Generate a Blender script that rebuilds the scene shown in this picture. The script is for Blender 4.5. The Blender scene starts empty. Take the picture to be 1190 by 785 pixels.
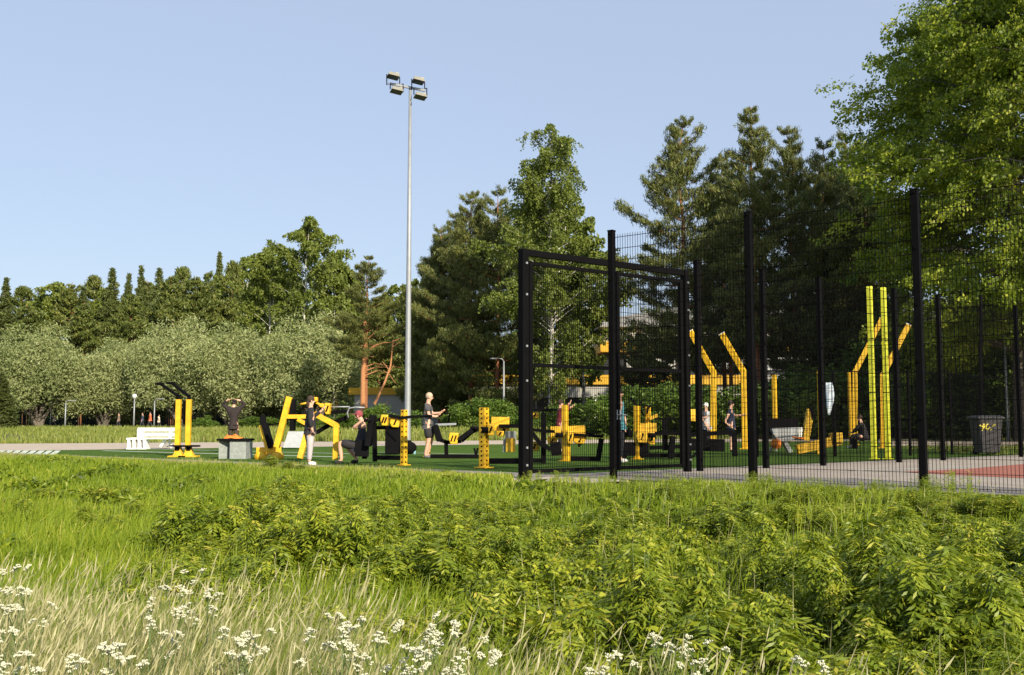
import bpy, math, random
import numpy as np
from mathutils import Vector, Matrix
R = math.radians
SC = bpy.context.scene
COL = SC.collection
rng = np.random.default_rng(7)
random.seed(7)

# ------------------------------------------------------------------ camera, sky, sun, exposure
PITCH = R(4.68)
FPX = 1190.0
cam_d = bpy.data.cameras.new('camera')
cam = bpy.data.objects.new('camera', cam_d)
COL.objects.link(cam)
cam.location = (0, 0, 1.0)
cam.rotation_euler = (R(90) + PITCH, 0, 0)
cam_d.lens = 36.0
cam_d.sensor_width = 36.0
cam_d.clip_start = 0.1
cam_d.clip_end = 3000
SC.camera = cam

SUN_EL = R(29)
SUN_AZ = R(30)      # behind the camera, to the right of it
sun_dir = Vector((math.sin(SUN_AZ) * math.cos(SUN_EL), -math.cos(SUN_AZ) * math.cos(SUN_EL), math.sin(SUN_EL)))
world = bpy.data.worlds.new('World')
SC.world = world
world.use_nodes = True
wn = world.node_tree.nodes
wl = world.node_tree.links
bg = wn['Background']
sky = wn.new('ShaderNodeTexSky')
sky.sky_type = 'NISHITA'
sky.sun_disc = False
sky.sun_elevation = SUN_EL
sky.sun_rotation = math.atan2(sun_dir.x, sun_dir.y)
sky.altitude = 0
sky.air_density = 1.0
sky.dust_density = 1.2
sky.ozone_density = 1.0
skm = wn.new('ShaderNodeMix'); skm.data_type = 'RGBA'; skm.inputs[0].default_value = 0.78   # one flat pale blue mixed in to even out the sky gradient
wl.new(sky.outputs[0], skm.inputs[6]); skm.inputs[7].default_value = (2.02, 2.38, 3.10, 1)
wl.new(skm.outputs[2], bg.inputs[0])
bg.inputs[1].default_value = 0.15
sl = bpy.data.lights.new('sun', 'SUN')
sl.energy = 4.6
sl.angle = R(0.55)
sl.color = (1.0, 0.88, 0.68)
sun = bpy.data.objects.new('sun', sl)
COL.objects.link(sun)
sun.rotation_euler = sun_dir.to_track_quat('Z', 'Y').to_euler()
SC.view_settings.view_transform = 'Standard'
SC.view_settings.look = 'None'
SC.view_settings.gamma = 1
SC.view_settings.use_curve_mapping = False
SC.view_settings.exposure = 0.68
SC.cycles.max_bounces = 6
SC.cycles.transparent_max_bounces = 8
SC.cycles.diffuse_bounces = 3

# ------------------------------------------------------------------ measured directions -> points
CP, SP_ = math.cos(PITCH), math.sin(PITCH)
def ray(x, y):
    v = -(y - 392.5) / FPX
    return Vector(((x - 595) / FPX, CP - SP_ * v, SP_ + CP * v))
def P(x, y, Y):
    d = ray(x, y)
    return Vector((d.x / d.y * Y, Y, 1.0 + d.z / d.y * Y))
def G(x, y, z=0.0):
    d = ray(x, y)
    t = (z - 1.0) / d.z
    return Vector((d.x * t, d.y * t, z))
def XY(x, Y, z=0.0):
    return Vector(((x - 595) / FPX * Y, Y, z))

# ------------------------------------------------------------------ helpers
def tag(o, label=None, cat=None, group=None, kind=None):
    if label: o['label'] = label
    if cat: o['category'] = cat
    if group: o['group'] = group
    if kind: o['kind'] = kind
    return o
def link_mesh(name, me, mat, parent=None, loc=None):
    o = bpy.data.objects.new(name, me)
    COL.objects.link(o)
    if mat is not None and not me.materials:
        for m in (mat if isinstance(mat, (list, tuple)) else [mat]): me.materials.append(m)
    if parent: o.parent = parent
    if loc is not None: o.location = loc
    return o
def empty(name, loc, label, cat, group=None, rz=0):
    o = bpy.data.objects.new(name, None)
    COL.objects.link(o)
    o.empty_display_size = 0.2
    o.location = loc
    o.rotation_euler = (0, 0, rz)
    return tag(o, label, cat, group)
def copy_tree(o, parent=None):
    c = o.copy()
    COL.objects.link(c)
    c.parent = parent
    for ch in o.children: copy_tree(ch, c)
    return c

class MB:
    """collects shapes of one part"""
    def __init__(s, org=(0, 0, 0)):
        s.v = []; s.f = []; s.org = Vector(org); s.smooth = []
    def add(s, vs, fs, smooth=False):
        n = len(s.v)
        s.v += [tuple(Vector(v) - s.org) for v in vs]
        s.f += [tuple(i + n for i in f) for f in fs]
        s.smooth += [smooth] * len(fs)
        return s
    def beam(s, p, q, w, d, yaw=0.0):
        """box bar from p to q, w across, d deep; yaw turns its section"""
        p, q = Vector(p), Vector(q)
        ax = (q - p).normalized()
        side = Vector((math.cos(yaw), math.sin(yaw), 0))
        side = side - ax * side.dot(ax)
        if side.length < 0.2:
            side = Vector((-math.sin(yaw), math.cos(yaw), 0)); side = side - ax * side.dot(ax)
            if side.length < 0.2: side = Vector((0, 0, 1)) - ax * ax.z
        side.normalize()
        dep = ax.cross(side).normalized()
        vs = []
        for e in (p, q):
            for a, b in ((-1, -1), (1, -1), (1, 1), (-1, 1)):
                vs.append(e + side * a * w / 2 + dep * b * d / 2)
        return s.add(vs, [(3, 2, 1, 0), (4, 5, 6, 7), (0, 1, 5, 4), (1, 2, 6, 5), (2, 3, 7, 6), (3, 0, 4, 7)])
    def box(s, c, size, yaw=0.0):
        c = Vector(c)
        h = Vector((0, 0, size[2] / 2))
        return s.beam(c - h, c + h, size[0], size[1], yaw)
    def tube(s, pts, r, n=8, caps=True):
        pts = [Vector(p) for p in pts]
        rs = r if isinstance(r, (list, tuple)) else [r] * len(pts)
        vs, fs = [], []
        for i, p in enumerate(pts):
            a = pts[max(0, i - 1)]; b = pts[min(len(pts) - 1, i + 1)]
            ax = (b - a).normalized()
            u = ax.orthogonal().normalized() if i == 0 else (u - ax * u.dot(ax)).normalized()
            w = ax.cross(u)
            for k in range(n):
                t = 2 * math.pi * k / n
                vs.append(p + (u * math.cos(t) + w * math.sin(t)) * rs[i])
        for i in range(len(pts) - 1):
            for k in range(n):
                fs.append((i * n + k, i * n + (k + 1) % n, (i + 1) * n + (k + 1) % n, (i + 1) * n + k))
        if caps:
            fs.append(tuple(range(n - 1, -1, -1)))
            fs.append(tuple((len(pts) - 1) * n + k for k in range(n)))
        return s.add(vs, fs, True)
    def poly(s, outline, thick_vec):
        """flat outline extruded by thick_vec"""
        n = len(outline)
        t = Vector(thick_vec)
        a = [Vector(p) for p in outline]
        vs = a + [p + t for p in a]
        fs = [tuple(range(n - 1, -1, -1)), tuple(range(n, 2 * n))]
        for i in range(n): fs.append((i, (i + 1) % n, (i + 1) % n + n, i + n))
        return s.add(vs, fs)
    def ball(s, c, r, n=8, m=6):
        c = Vector(c)
        rr = Vector(r) if hasattr(r, '__len__') else Vector((r, r, r))
        vs = [c + Vector((0, 0, rr.z))]
        for i in range(1, m):
            a = math.pi * i / m
            for k in range(n):
                t = 2 * math.pi * k / n
                vs.append(c + Vector((math.sin(a) * math.cos(t) * rr.x, math.sin(a) * math.sin(t) * rr.y, math.cos(a) * rr.z)))
        vs.append(c - Vector((0, 0, rr.z)))
        fs = []
        for k in range(n): fs.append((0, 1 + k, 1 + (k + 1) % n))
        for i in range(m - 2):
            for k in range(n):
                a = 1 + i * n; fs.append((a + k, a + n + k, a + n + (k + 1) % n, a + (k + 1) % n))
        e = len(vs) - 1; a = 1 + (m - 2) * n
        for k in range(n): fs.append((a + k, e, a + (k + 1) % n))
        return s.add(vs, fs, True)
    def build(s, name, mat, parent=None, bevel=0.0):
        me = bpy.data.meshes.new(name)
        me.from_pydata(s.v, [], s.f)
        me.polygons.foreach_set('use_smooth', s.smooth)
        me.update()
        import bmesh
        bm = bmesh.new(); bm.from_mesh(me)
        bmesh.ops.recalc_face_normals(bm, faces=bm.faces)
        bm.to_mesh(me); bm.free()
        o = link_mesh(name, me, mat, parent)
        if bevel:
            b = o.modifiers.new('bevel', 'BEVEL'); b.width = bevel; b.segments = 2; b.limit_method = 'ANGLE'
        return o

# ------------------------------------------------------------------ materials
def newmat(name):
    m = bpy.data.materials.new(name)
    m.use_nodes = True
    return m, m.node_tree.nodes, m.node_tree.links
def ramp(n, stops):
    r = n.new('ShaderNodeValToRGB')
    e = r.color_ramp.elements
    while len(e) < len(stops): e.new(0.5)
    for i, (p, c) in enumerate(stops):
        e[i].position = p; e[i].color = (*c, 1)
    return r
def simple(name, col, rough=0.6, metal=0.0, var=0.12, scale=6.0, bump=0.0, bscale=40.0, spec=0.5, col2=None, obj_var=0.0):
    m, n, l = newmat(name)
    b = n['Principled BSDF']
    b.inputs['Roughness'].default_value = rough
    b.inputs['Metallic'].default_value = metal
    b.inputs['Specular IOR Level'].default_value = spec
    tc = n.new('ShaderNodeTexCoord')
    nz = n.new('ShaderNodeTexNoise')
    nz.inputs['Scale'].default_value = scale; nz.inputs['Detail'].default_value = 6
    nz.inputs['Roughness'].default_value = 0.65
    l.new(tc.outputs['Object'], nz.inputs['Vector'])
    c2 = col2 or tuple(min(1, c * (1 + var)) for c in col)
    c1 = col if col2 else tuple(c * (1 - var) for c in col)
    rp = ramp(n, [(0.32, c1), (0.68, c2)])
    l.new(nz.outputs['Fac'], rp.inputs[0])
    l.new(rp.outputs[0], b.inputs['Base Color'])
    if bump:
        n2 = n.new('ShaderNodeTexNoise'); n2.inputs['Scale'].default_value = bscale; n2.inputs['Detail'].default_value = 4
        l.new(tc.outputs['Object'], n2.inputs['Vector'])
        bp = n.new('ShaderNodeBump'); bp.inputs['Strength'].default_value = bump; bp.inputs['Distance'].default_value = 0.02
        l.new(n2.outputs['Fac'], bp.inputs['Height']); l.new(bp.outputs[0], b.inputs['Normal'])
    return m
def leafmat(name, stops, transl=0.3, rough=0.5, spec=0.3, tcol=None, clump_scale=0.0, clump_amt=0.0):
    """leaves: colour differs from leaf to leaf by the stored value 'rnd'; light passes through"""
    m, n, l = newmat(name)
    b = n['Principled BSDF']
    b.inputs['Roughness'].default_value = rough
    b.inputs['Specular IOR Level'].default_value = spec
    at = n.new('ShaderNodeAttribute'); at.attribute_name = 'rnd'
    rp = ramp(n, stops)
    oi = n.new('ShaderNodeObjectInfo')
    ma = n.new('ShaderNodeMath'); ma.operation = 'MULTIPLY_ADD'; ma.inputs[1].default_value = 0.16; ma.inputs[2].default_value = -0.08
    l.new(oi.outputs['Random'], ma.inputs[0])
    ad = n.new('ShaderNodeMath'); ad.operation = 'ADD'
    l.new(at.outputs['Fac'], ad.inputs[0]); l.new(ma.outputs[0], ad.inputs[1])
    l.new(ad.outputs[0], rp.inputs[0])
    l.new(rp.outputs[0], b.inputs['Base Color'])
    tr = n.new('ShaderNodeBsdfTranslucent')
    hs = n.new('ShaderNodeMix'); hs.data_type = 'RGBA'; hs.blend_type = 'MULTIPLY'; hs.inputs[0].default_value = 1
    l.new(rp.outputs[0], hs.inputs[6]); hs.inputs[7].default_value = (*(tcol or (1.3, 1.35, 0.5)), 1)
    l.new(hs.outputs[2], tr.inputs[0])
    mx = n.new('ShaderNodeMixShader'); mx.inputs[0].default_value = transl
    l.new(b.outputs[0], mx.inputs[1]); l.new(tr.outputs[0], mx.inputs[2])
    l.new(mx.outputs[0], n['Material Output'].inputs['Surface'])
    return m

M = {}
M['yellow'] = simple('yellow_paint', (0.56, 0.31, 0.012), 0.5, scale=7, col2=(0.82, 0.50, 0.014), bump=0.15)
M['neon'] = simple('neon_yellow_paint', (0.66, 0.68, 0.04), 0.45, var=0.12, scale=3)
M['black'] = simple('black_paint', (0.0035, 0.0035, 0.004), 0.7, var=0.2, spec=0.06)
M['wire'] = simple('black_wire_coating', (0.003, 0.003, 0.0035), 0.75, var=0.1, spec=0.05)
M['rubber'] = simple('black_rubber', (0.006, 0.006, 0.007), 0.85, var=0.2, spec=0.06)
M['graymetal'] = simple('galvanised_steel', (0.29, 0.31, 0.33), 0.5, metal=0.3, var=0.1, scale=4)
M['lamp_shell'] = simple('floodlight_shell', (0.26, 0.25, 0.20), 0.5, metal=0.1)
M['grayboard'] = simple('grey_panel', (0.36, 0.38, 0.39), 0.7, var=0.1)
M['concrete'] = simple('grey_concrete', (0.27, 0.30, 0.29), 0.85, var=0.2, scale=14, bump=0.3)
M['white'] = simple('white_paint', (0.82, 0.82, 0.80), 0.55, var=0.05)
M['asphalt'] = simple('light_asphalt', (0.33, 0.29, 0.25), 0.95, var=0.14, scale=1.2, bump=0.35, bscale=60, spec=0.15)
M['path'] = simple('gravel_path', (0.44, 0.37, 0.29), 0.95, var=0.15, scale=1.5, bump=0.4, bscale=30)
M['kerb_gravel'] = simple('pale_gravel', (0.42, 0.37, 0.30), 0.95, var=0.3, scale=9, bump=0.8, bscale=25)
M['strip'] = simple('grey_strip_asphalt', (0.26, 0.235, 0.20), 0.95, var=0.2, scale=3, bump=0.4, bscale=40)
M['redcourt'] = simple('red_court_coating', (0.31, 0.125, 0.095), 0.9, var=0.12, scale=2, bump=0.2, spec=0.1)
M['turf'] = simple('artificial_turf', (0.070, 0.125, 0.024), 1.0, var=0.22, scale=1.1, bump=0.6, bscale=120, spec=0.03)
M['line'] = simple('turf_line_paint', (0.55, 0.60, 0.52), 0.85, var=0.12, scale=8)
M['soil'] = simple('bank_soil', (0.045, 0.055, 0.015), 1.0, scale=1.3, bump=0.8, bscale=14, col2=(0.09, 0.10, 0.03))
M['skin'] = simple('skin', (0.62, 0.36, 0.25), 0.55, var=0.05)
M['bark_pine'] = simple('pine_bark', (0.16, 0.075, 0.04), 0.95, scale=8, bump=0.6, bscale=18, col2=(0.34, 0.14, 0.06))
M['bark_grey'] = simple('grey_bark', (0.09, 0.075, 0.06), 0.95, scale=8, bump=0.6, bscale=18, col2=(0.17, 0.15, 0.12))
M['bark_dead'] = simple('bare_orange_bark', (0.33, 0.13, 0.05), 0.9, scale=9, bump=0.4, col2=(0.50, 0.26, 0.12))
M['bark_birch'] = simple('birch_bark', (0.10, 0.09, 0.08), 0.85, scale=3.5, bump=0.3, col2=(0.72, 0.69, 0.62))
M['stem'] = simple('green_stem', (0.10, 0.15, 0.04), 0.8, var=0.2)
M['petal'] = simple('white_petal', (0.54, 0.54, 0.40), 0.85, var=0.2, scale=60)
M['bld'] = simple('facade_concrete', (0.36, 0.36, 0.33), 0.9, var=0.12, scale=0.8)
M['bldy'] = simple('facade_yellow', (0.60, 0.34, 0.02), 0.7, var=0.25, scale=0.8)
M['blddark'] = simple('facade_glass', (0.03, 0.035, 0.04), 0.25)
M['roof'] = simple('roof_sheet', (0.22, 0.23, 0.24), 0.7)
M['darkblue'] = simple('dark_blue_fence_paint', (0.015, 0.03, 0.045), 0.6)

L_WILLOW = leafmat('willow_leaf', [(0.0, (0.12, 0.165, 0.055)), (0.5, (0.30, 0.335, 0.145)), (1.0, (0.46, 0.48, 0.25))], 0.30, tcol=(1.2, 1.3, 0.7))
L_PINE = leafmat('pine_needle', [(0.0, (0.055, 0.075, 0.020)), (0.5, (0.125, 0.148, 0.038)), (1.0, (0.25, 0.235, 0.060))], 0.12)
L_PINEF = leafmat('far_pine_needle', [(0.0, (0.055, 0.085, 0.020)), (0.5, (0.125, 0.155, 0.034)), (1.0, (0.24, 0.24, 0.055))], 0.12)
L_SPRUCE = leafmat('spruce_needle', [(0.0, (0.045, 0.065, 0.018)), (0.5, (0.095, 0.12, 0.03)), (1.0, (0.16, 0.18, 0.045))], 0.10)
L_BIRCH = leafmat('birch_leaf', [(0.0, (0.075, 0.105, 0.018)), (0.5, (0.155, 0.20, 0.036)), (1.0, (0.27, 0.30, 0.07))], 0.30)
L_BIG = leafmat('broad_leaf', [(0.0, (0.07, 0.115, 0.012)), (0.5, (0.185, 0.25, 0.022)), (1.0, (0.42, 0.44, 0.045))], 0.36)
L_BIG2 = leafmat('shaded_broad_leaf', [(0.0, (0.05, 0.09, 0.012)), (0.5, (0.115, 0.18, 0.022)), (1.0, (0.24, 0.30, 0.04))], 0.32)  # darker copy of broad_leaf, shade put into the leaf colours
L_SHRUB = leafmat('thicket_leaf', [(0.0, (0.040, 0.070, 0.007)), (0.45, (0.145, 0.205, 0.014)), (0.85, (0.36, 0.39, 0.032)), (1.0, (0.44, 0.37, 0.06))], 0.30, rough=0.45)
L_HEDGE = leafmat('hedge_leaf', [(0.0, (0.05, 0.09, 0.013)), (0.5, (0.10, 0.17, 0.025)), (1.0, (0.20, 0.26, 0.05))], 0.28)
L_GRASS = leafmat('grass_blade', [(0.0, (0.085, 0.15, 0.010)), (0.5, (0.195, 0.27, 0.018)), (0.85, (0.33, 0.37, 0.04)), (1.0, (0.48, 0.43, 0.14))], 0.36, tcol=(1.3, 1.35, 0.4))
L_SEED = leafmat('dry_seed_head', [(0.0, (0.22, 0.23, 0.09)), (0.5, (0.42, 0.40, 0.21)), (1.0, (0.64, 0.60, 0.40))], 0.25, tcol=(1.1, 1.1, 0.8))
L_VERGE = leafmat('verge_grass_blade', [(0.0, (0.12, 0.16, 0.03)), (0.5, (0.21, 0.25, 0.05)), (1.0, (0.36, 0.34, 0.12))], 0.30)

# ------------------------------------------------------------------ fast quad meshes for foliage
def unit(a):
    return a / np.maximum(np.linalg.norm(a, axis=-1, keepdims=True), 1e-9)
def quads_mesh(name, V, rnd, nper=4):
    """V (N,nper,3) one face each; rnd (N,) colour value"""
    N = len(V)
    me = bpy.data.meshes.new(name)
    me.vertices.add(N * nper); me.loops.add(N * nper); me.polygons.add(N)
    me.vertices.foreach_set('co', V.astype(np.float32).ravel())
    me.loops.foreach_set('vertex_index', np.arange(N * nper, dtype=np.int32))
    me.polygons.foreach_set('loop_start', np.arange(0, N * nper, nper, dtype=np.int32))
    me.polygons.foreach_set('loop_total', np.full(N, nper, dtype=np.int32))
    at = me.attributes.new('rnd', 'FLOAT', 'POINT')
    at.data.foreach_set('value', np.repeat(rnd.astype(np.float32), nper))
    me.update(calc_edges=True)
    return me
def diamonds(C, L, W):
    """leaf shape: C centre, L half length vector, W half width vector"""
    return np.stack([C - L, C + W - L * 0.1, C + L, C - W - L * 0.1], axis=1)
def rand_unit(n, g=None):
    g = g or rng
    return unit(g.normal(size=(n, 3)))
# ------------------------------------------------------------------ ground shape
E0 = np.array([0.2, 18.55]); ED = np.array([2.0, -1.56]); ED = ED / np.linalg.norm(ED)
EN = np.array([ED[1], -ED[0]])          # toward the camera
def edge_dist(x, y):
    return (x - E0[0]) * EN[0] + (y - E0[1]) * EN[1]
def sstep(a, b, t):
    t = np.clip((t - a) / (b - a), 0, 1); return t * t * (3 - 2 * t)
def yfar(x): return 54 + 0.36 * x
def ynear(x): return 45 + 0.45 * x
def hgt(x, y):
    x = np.asarray(x, float); y = np.asarray(y, float)
    d = edge_dist(x, y)
    z = -0.75 * sstep(0.25, 6.0, d)
    z = z - 0.10 * sstep(7, 14, d)
    z = z + 0.05 * np.sin(x * 1.3 + 0.6) * np.sin(y * 0.9) * sstep(1.5, 4, d)
    v = y - yfar(x)
    z = z + 0.12 * sstep(1, 8, v) + 0.16 * sstep(20, 50, v) + 0.32 * np.exp(-((v - 9) / 6.0) ** 2) * (0.5 + 0.5 * np.sin(x * 0.21 + 1.9)) * sstep(1, 4, v)
    return z

def build_ground():
    xs = np.unique(np.concatenate([np.linspace(-900, -60, 15), np.linspace(-60, -16, 45), np.linspace(-16, 16, 110), np.linspace(16, 60, 40), np.linspace(60, 900, 15)]))
    ys = np.unique(np.concatenate([np.linspace(-60, 2, 8), np.linspace(2, 34, 110), np.linspace(34, 90, 80), np.linspace(90, 200, 20), np.linspace(200, 1600, 14)]))
    X, Yg = np.meshgrid(xs, ys)
    Z = hgt(X, Yg)
    V = np.stack([X, Yg, Z], -1).reshape(-1, 3)
    nx, ny = len(xs), len(ys)
    i = np.arange((nx - 1) * (ny - 1)); a = (i // (nx - 1)) * nx + i % (nx - 1)
    F = np.stack([a, a + 1, a + nx + 1, a + nx], 1)
    me = bpy.data.meshes.new('ground')
    me.from_pydata(V.tolist(), [], F.tolist())
    me.polygons.foreach_set('use_smooth', [True] * len(F))
    return tag(link_mesh('ground', me, M['soil']), kind='structure')
build_ground()

def sheet(name, pts, z, mat):
    me = bpy.data.meshes.new(name)
    me.from_pydata([(p[0], p[1], z) for p in pts], [], [tuple(range(len(pts)))])
    o = link_mesh(name, me, mat)
    me.update()
    if me.polygons[0].normal.z < 0: me.flip_normals()
    return tag(o, kind='structure')

GD = np.array([0.79, 0.613])             # direction of the gate and long fence (away, right)
def ep(t, d=0.0):                        # point along the field edge
    p = E0 + ED * t - EN * d
    return (p[0], p[1])
# turf field
sheet('turf_field', [ep(-27, 1.0), ep(-0.1, 1.0), tuple(np.array(ep(-0.1, 1.0)) + GD * 21), (19.5, 47), (19, 53), (0, 44.9), (-18, 37.4)], 0.004, M['turf'])
# narrow asphalt walk before the turf
sheet('edge_walk', [ep(-27, -0.15), ep(-0.1, -0.15), ep(-0.1, 1.05), ep(-27, 1.05)], 0.012, M['strip'])
# ball court
c0 = np.array(ep(-0.1, 0.9)); 
sheet('ball_court', [ep(-0.1, 0.25), ep(22, 0.25), tuple(np.array(ep(22, 0.25)) + GD * 22), tuple(c0 + GD * 19)], 0.016, M['asphalt'])
sheet('red_court_zone', [G(1045, 549.8)[:2], G(1120, 546.5)[:2], G(1195, 540)[:2], G(1330, 534)[:2], G(1330, 572)[:2], G(1192, 557.5)[:2], G(1100, 553)[:2]], 0.020, M['redcourt'])
def stripe(p, q, w, z, mat=None, name='painted_line'):
    p = Vector((p[0], p[1])); q = Vector((q[0], q[1]))
    n = (q - p).normalized(); n = Vector((-n.y, n.x)) * w / 2
    sheet(name, [p + n, p - n, q - n, q + n], z, mat or M['line'])
stripe(G(985, 548.6), G(1130, 544.2), 0.09, 0.024, M['line'])
stripe(G(120, 524.3), G(400, 531.8), 0.22, 0.009)
stripe(G(150, 521.6), G(420, 528.2), 0.16, 0.0092)
stripe(G(440, 526.0), G(560, 528.5), 0.14, 0.0094)
for i in range(9):
    stripe(G(-14 + i * 9.2, 529.5), G(-6 + i * 9.2, 524.2), 0.17, 0.0096)
# far path with two light bands on the right
sheet('far_path', [(x, ynear(x) - (2.6 if x < -17 else 0)) for x in (-60, -40, -18, 0, 25, 60)] + [(x, yfar(x)) for x in (60, 25, 0, -18, -40, -60)], 0.008, M['path'])
sheet('near_path', [G(1030, 519)[:2], G(1330, 517)[:2], G(1330, 512)[:2], G(1020, 513.5)[:2]], 0.010, M['path'])
sheet('second_path', [G(1010, 508)[:2], G(1400, 507.5)[:2], G(1400, 504)[:2], G(1000, 504.5)[:2]], 0.0125, M['path'])
# pale gravel patch at the gate foot
rr = random.Random(3)
gp = []
for k in range(26):
    a = 2 * math.pi * k / 26; r = 1 + 0.18 * rr.uniform(-1, 1)
    q = np.array(ep(0.75, -0.45)) + ED * math.cos(a) * 1.75 * r - EN * math.sin(a) * 0.55 * r
    gp.append(q)
me = bpy.data.meshes.new('gravel_patch')
me.from_pydata([(p[0], p[1], float(hgt(p[0], p[1])) + 0.03) for p in gp], [], [tuple(range(len(gp)))])
tag(link_mesh('gravel_patch', me, M['kerb_gravel']), kind='structure')

# ------------------------------------------------------------------ ball court fence
GL0 = np.array([0.18, 17.7]); GLD = np.array([1.0, 0.78])
def on_gate_line(px):
    k = (px - 595) / FPX
    Y = (GL0[1] - 0.78 * GL0[0]) / (1 - 0.78 * k)
    return Vector((k * Y, Y, 0))
NL0 = np.array([1.72, 17.5])
def near_post(i): return Vector((NL0[0] + 2.0 * i, NL0[1] - 1.58 * i, 0))
PW = 0.10
def mesh_panel(mb, p, q, z0, z1, r=0.0030, pitch=0.05, hp=0.2):
    p, q = Vector(p), Vector(q); d = q - p; d.z = 0; Ln = d.length; d.normalize()
    nrm = Vector((-d.y, d.x, 0))
    yaw = math.atan2(d.y, d.x)
    k = int(Ln / pitch)
    off = (Ln - k * pitch) / 2
    for i in range(k + 1):
        c = p + d * (off + i * pitch)
        mb.beam((c.x, c.y, z0), (c.x, c.y, z1), r * 2, r * 2, yaw)
    z = z0 + 0.03
    while z < z1:
        for sgn in (-1, 1):
            a = p + nrm * sgn * 0.0075; b = q + nrm * sgn * 0.0075
            mb.beam((a.x, a.y, z), (b.x, b.y, z), r * 2.1, r * 2.1, yaw)
        z += hp
def fence_post(parent, base, h, w=PW, yaw=0.0):
    mb = MB(parent.location)
    b = Vector(base)
    mb.box(b + Vector((0, 0, h / 2 - 0.1)), (w, w, h + 0.2), yaw)
    mb.box(b + Vector((0, 0, h + 0.012)), (w + 0.012, w + 0.012, 0.024), yaw)
    o = mb.build('post', M['black'], parent, 0.004)
    n = Vector((math.sin(yaw), -math.cos(yaw), 0))
    zz = 0.25
    while zz < h:
        c = MB(parent.location); c.box(b + n * (w / 2 + 0.012) + Vector((0, 0, zz)), (0.04, 0.024, 0.05), yaw); zz += 0.8
        c.build('clamp', M['black'], o)
    return o
NY = math.atan2(-1.58, 2.0)
GY = math.atan2(0.78, 1.0)
H_F = 4.27
fr = empty('mesh_fence', near_post(0), 'tall black mesh fence along the near edge of the ball court', 'fence')
for i in range(0, 5): fence_post(fr, near_post(i), H_F, yaw=NY)
for i in range(4):
    mb = MB(fr.location)
    a, b = near_post(i), near_post(i + 1); dd = (b - a).normalized() * 0.07
    mesh_panel(mb, a + dd, b - dd, 0.06, 2.10); mesh_panel(mb, a + dd, b - dd, 2.13, H_F - 0.06)
    mb.build('mesh_panel', M['wire'], fr)
# far long fence
fb = empty('mesh_fence', on_gate_line(812), 'tall black mesh fence behind the near one, running on from the gate', 'fence')
fpx = [812, 888, 954, 1042, 1093, 1183, 1270]
for x in fpx: fence_post(fb, on_gate_line(x), H_F - 0.05, 0.10, GY)
for a, b in zip(fpx[:-1], fpx[1:]):
    p, q = on_gate_line(a), on_gate_line(b); dd = (q - p).normalized() * 0.07
    mb = MB(fb.location)
    mesh_panel(mb, p + dd, q - dd, 0.06, 2.08, 0.0028); mesh_panel(mb, p + dd, q - dd, 2.11, H_F - 0.12, 0.0028)
    mb.build('mesh_panel', M['wire'], fb)
# lower fence behind it
lp = [Vector((x, y, 0)) for x, y in ((6.9, 29.0), (9.3, 29.6), (11.6, 30.0), (13.2, 30.9), (15.2, 33.2), (18.4, 33.6))]
fl = empty('mesh_fence', lp[0], 'lower black mesh fence with thin posts beyond the ball court', 'fence')
for p in lp:
    fence_post(fl, p, 2.45, 0.06, 0.2)
for p, q in zip(lp[:-1], lp[1:]):
    mb = MB(fl.location); dd = (q - p).normalized() * 0.04
    mesh_panel(mb, p + dd, q - dd, 0.06, 2.42, 0.0028, 0.05); mb.beam(p + Vector((0, 0, 2.44)), q + Vector((0, 0, 2.44)), 0.03, 0.03)
    mb.build('mesh_panel', M['wire'], fl)

# ------------------------------------------------------------------ gate
ga, gb = on_gate_line(608.5), on_gate_line(797.5)
gt = empty('double_gate', ga, 'black double mesh gate with heavy frame and mid rails', 'gate')
gdir = (gb - ga).normalized(); gn = Vector((gdir.y, -gdir.x, 0))
H_G = 4.0
for p, h, w in ((ga, H_G, 0.135), (gb, H_G, 0.12)):
    mb = MB(ga); mb.box(p + Vector((0, 0, h / 2 - 0.1)), (w, w, h + 0.2), GY)
    po = mb.build('gate_post', M['black'], gt, 0.004)
    for z in (0.25, 0.55, 1.7, 2.3, 3.2, 3.75):
        c = MB(ga); c.box(p + gn * (w / 2 + 0.012) + gdir * 0.01 + Vector((0, 0, z)), (0.035, 0.02, 0.035), GY); c.build('bolt', M['graymetal'], po)
mb = MB(ga)
mb.beam(ga + gdir * 0.07 + Vector((0, 0, H_G - 0.055)), gb - gdir * 0.065 + Vector((0, 0, H_G - 0.055)), 0.09, 0.11, GY)
mb.build('header_beam', M['black'], gt, 0.004)
Lg = (gb - ga).length
mid = ga + gdir * (Lg * 0.535)
for s0, s1 in ((ga + gdir * 0.11, mid - gdir * 0.012), (mid + gdir * 0.012, gb - gdir * 0.10)):
    mb = MB(ga)
    z0, z1, w = 0.10, H_G - 0.20, 0.075
    a = s0 + gdir * w / 2; b = s1 - gdir * w / 2
    for p in (a, b): mb.box(p + Vector((0, 0, (z0 + z1) / 2)), (w, w * 0.9, z1 - z0), GY)
    for z in (z0 + 0.04, 1.98, z1 - 0.035):
        mb.beam(a + gdir * (w / 2 + 0.001) + Vector((0, 0, z)), b - gdir * (w / 2 + 0.001) + Vector((0, 0, z)), 0.05, 0.065, GY)
    lf = mb.build('gate_leaf', M['black'], gt, 0.003)
    m2 = MB(ga); ins = w / 2 + 0.01
    mesh_panel(m2, a + gdir * ins, b - gdir * ins, z0 + 0.07, 1.945); mesh_panel(m2, a + gdir * ins, b - gdir * ins, 2.015, z1 - 0.07)
    m2.build('mesh_panel', M['wire'], lf)
mb = MB(ga)
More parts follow.
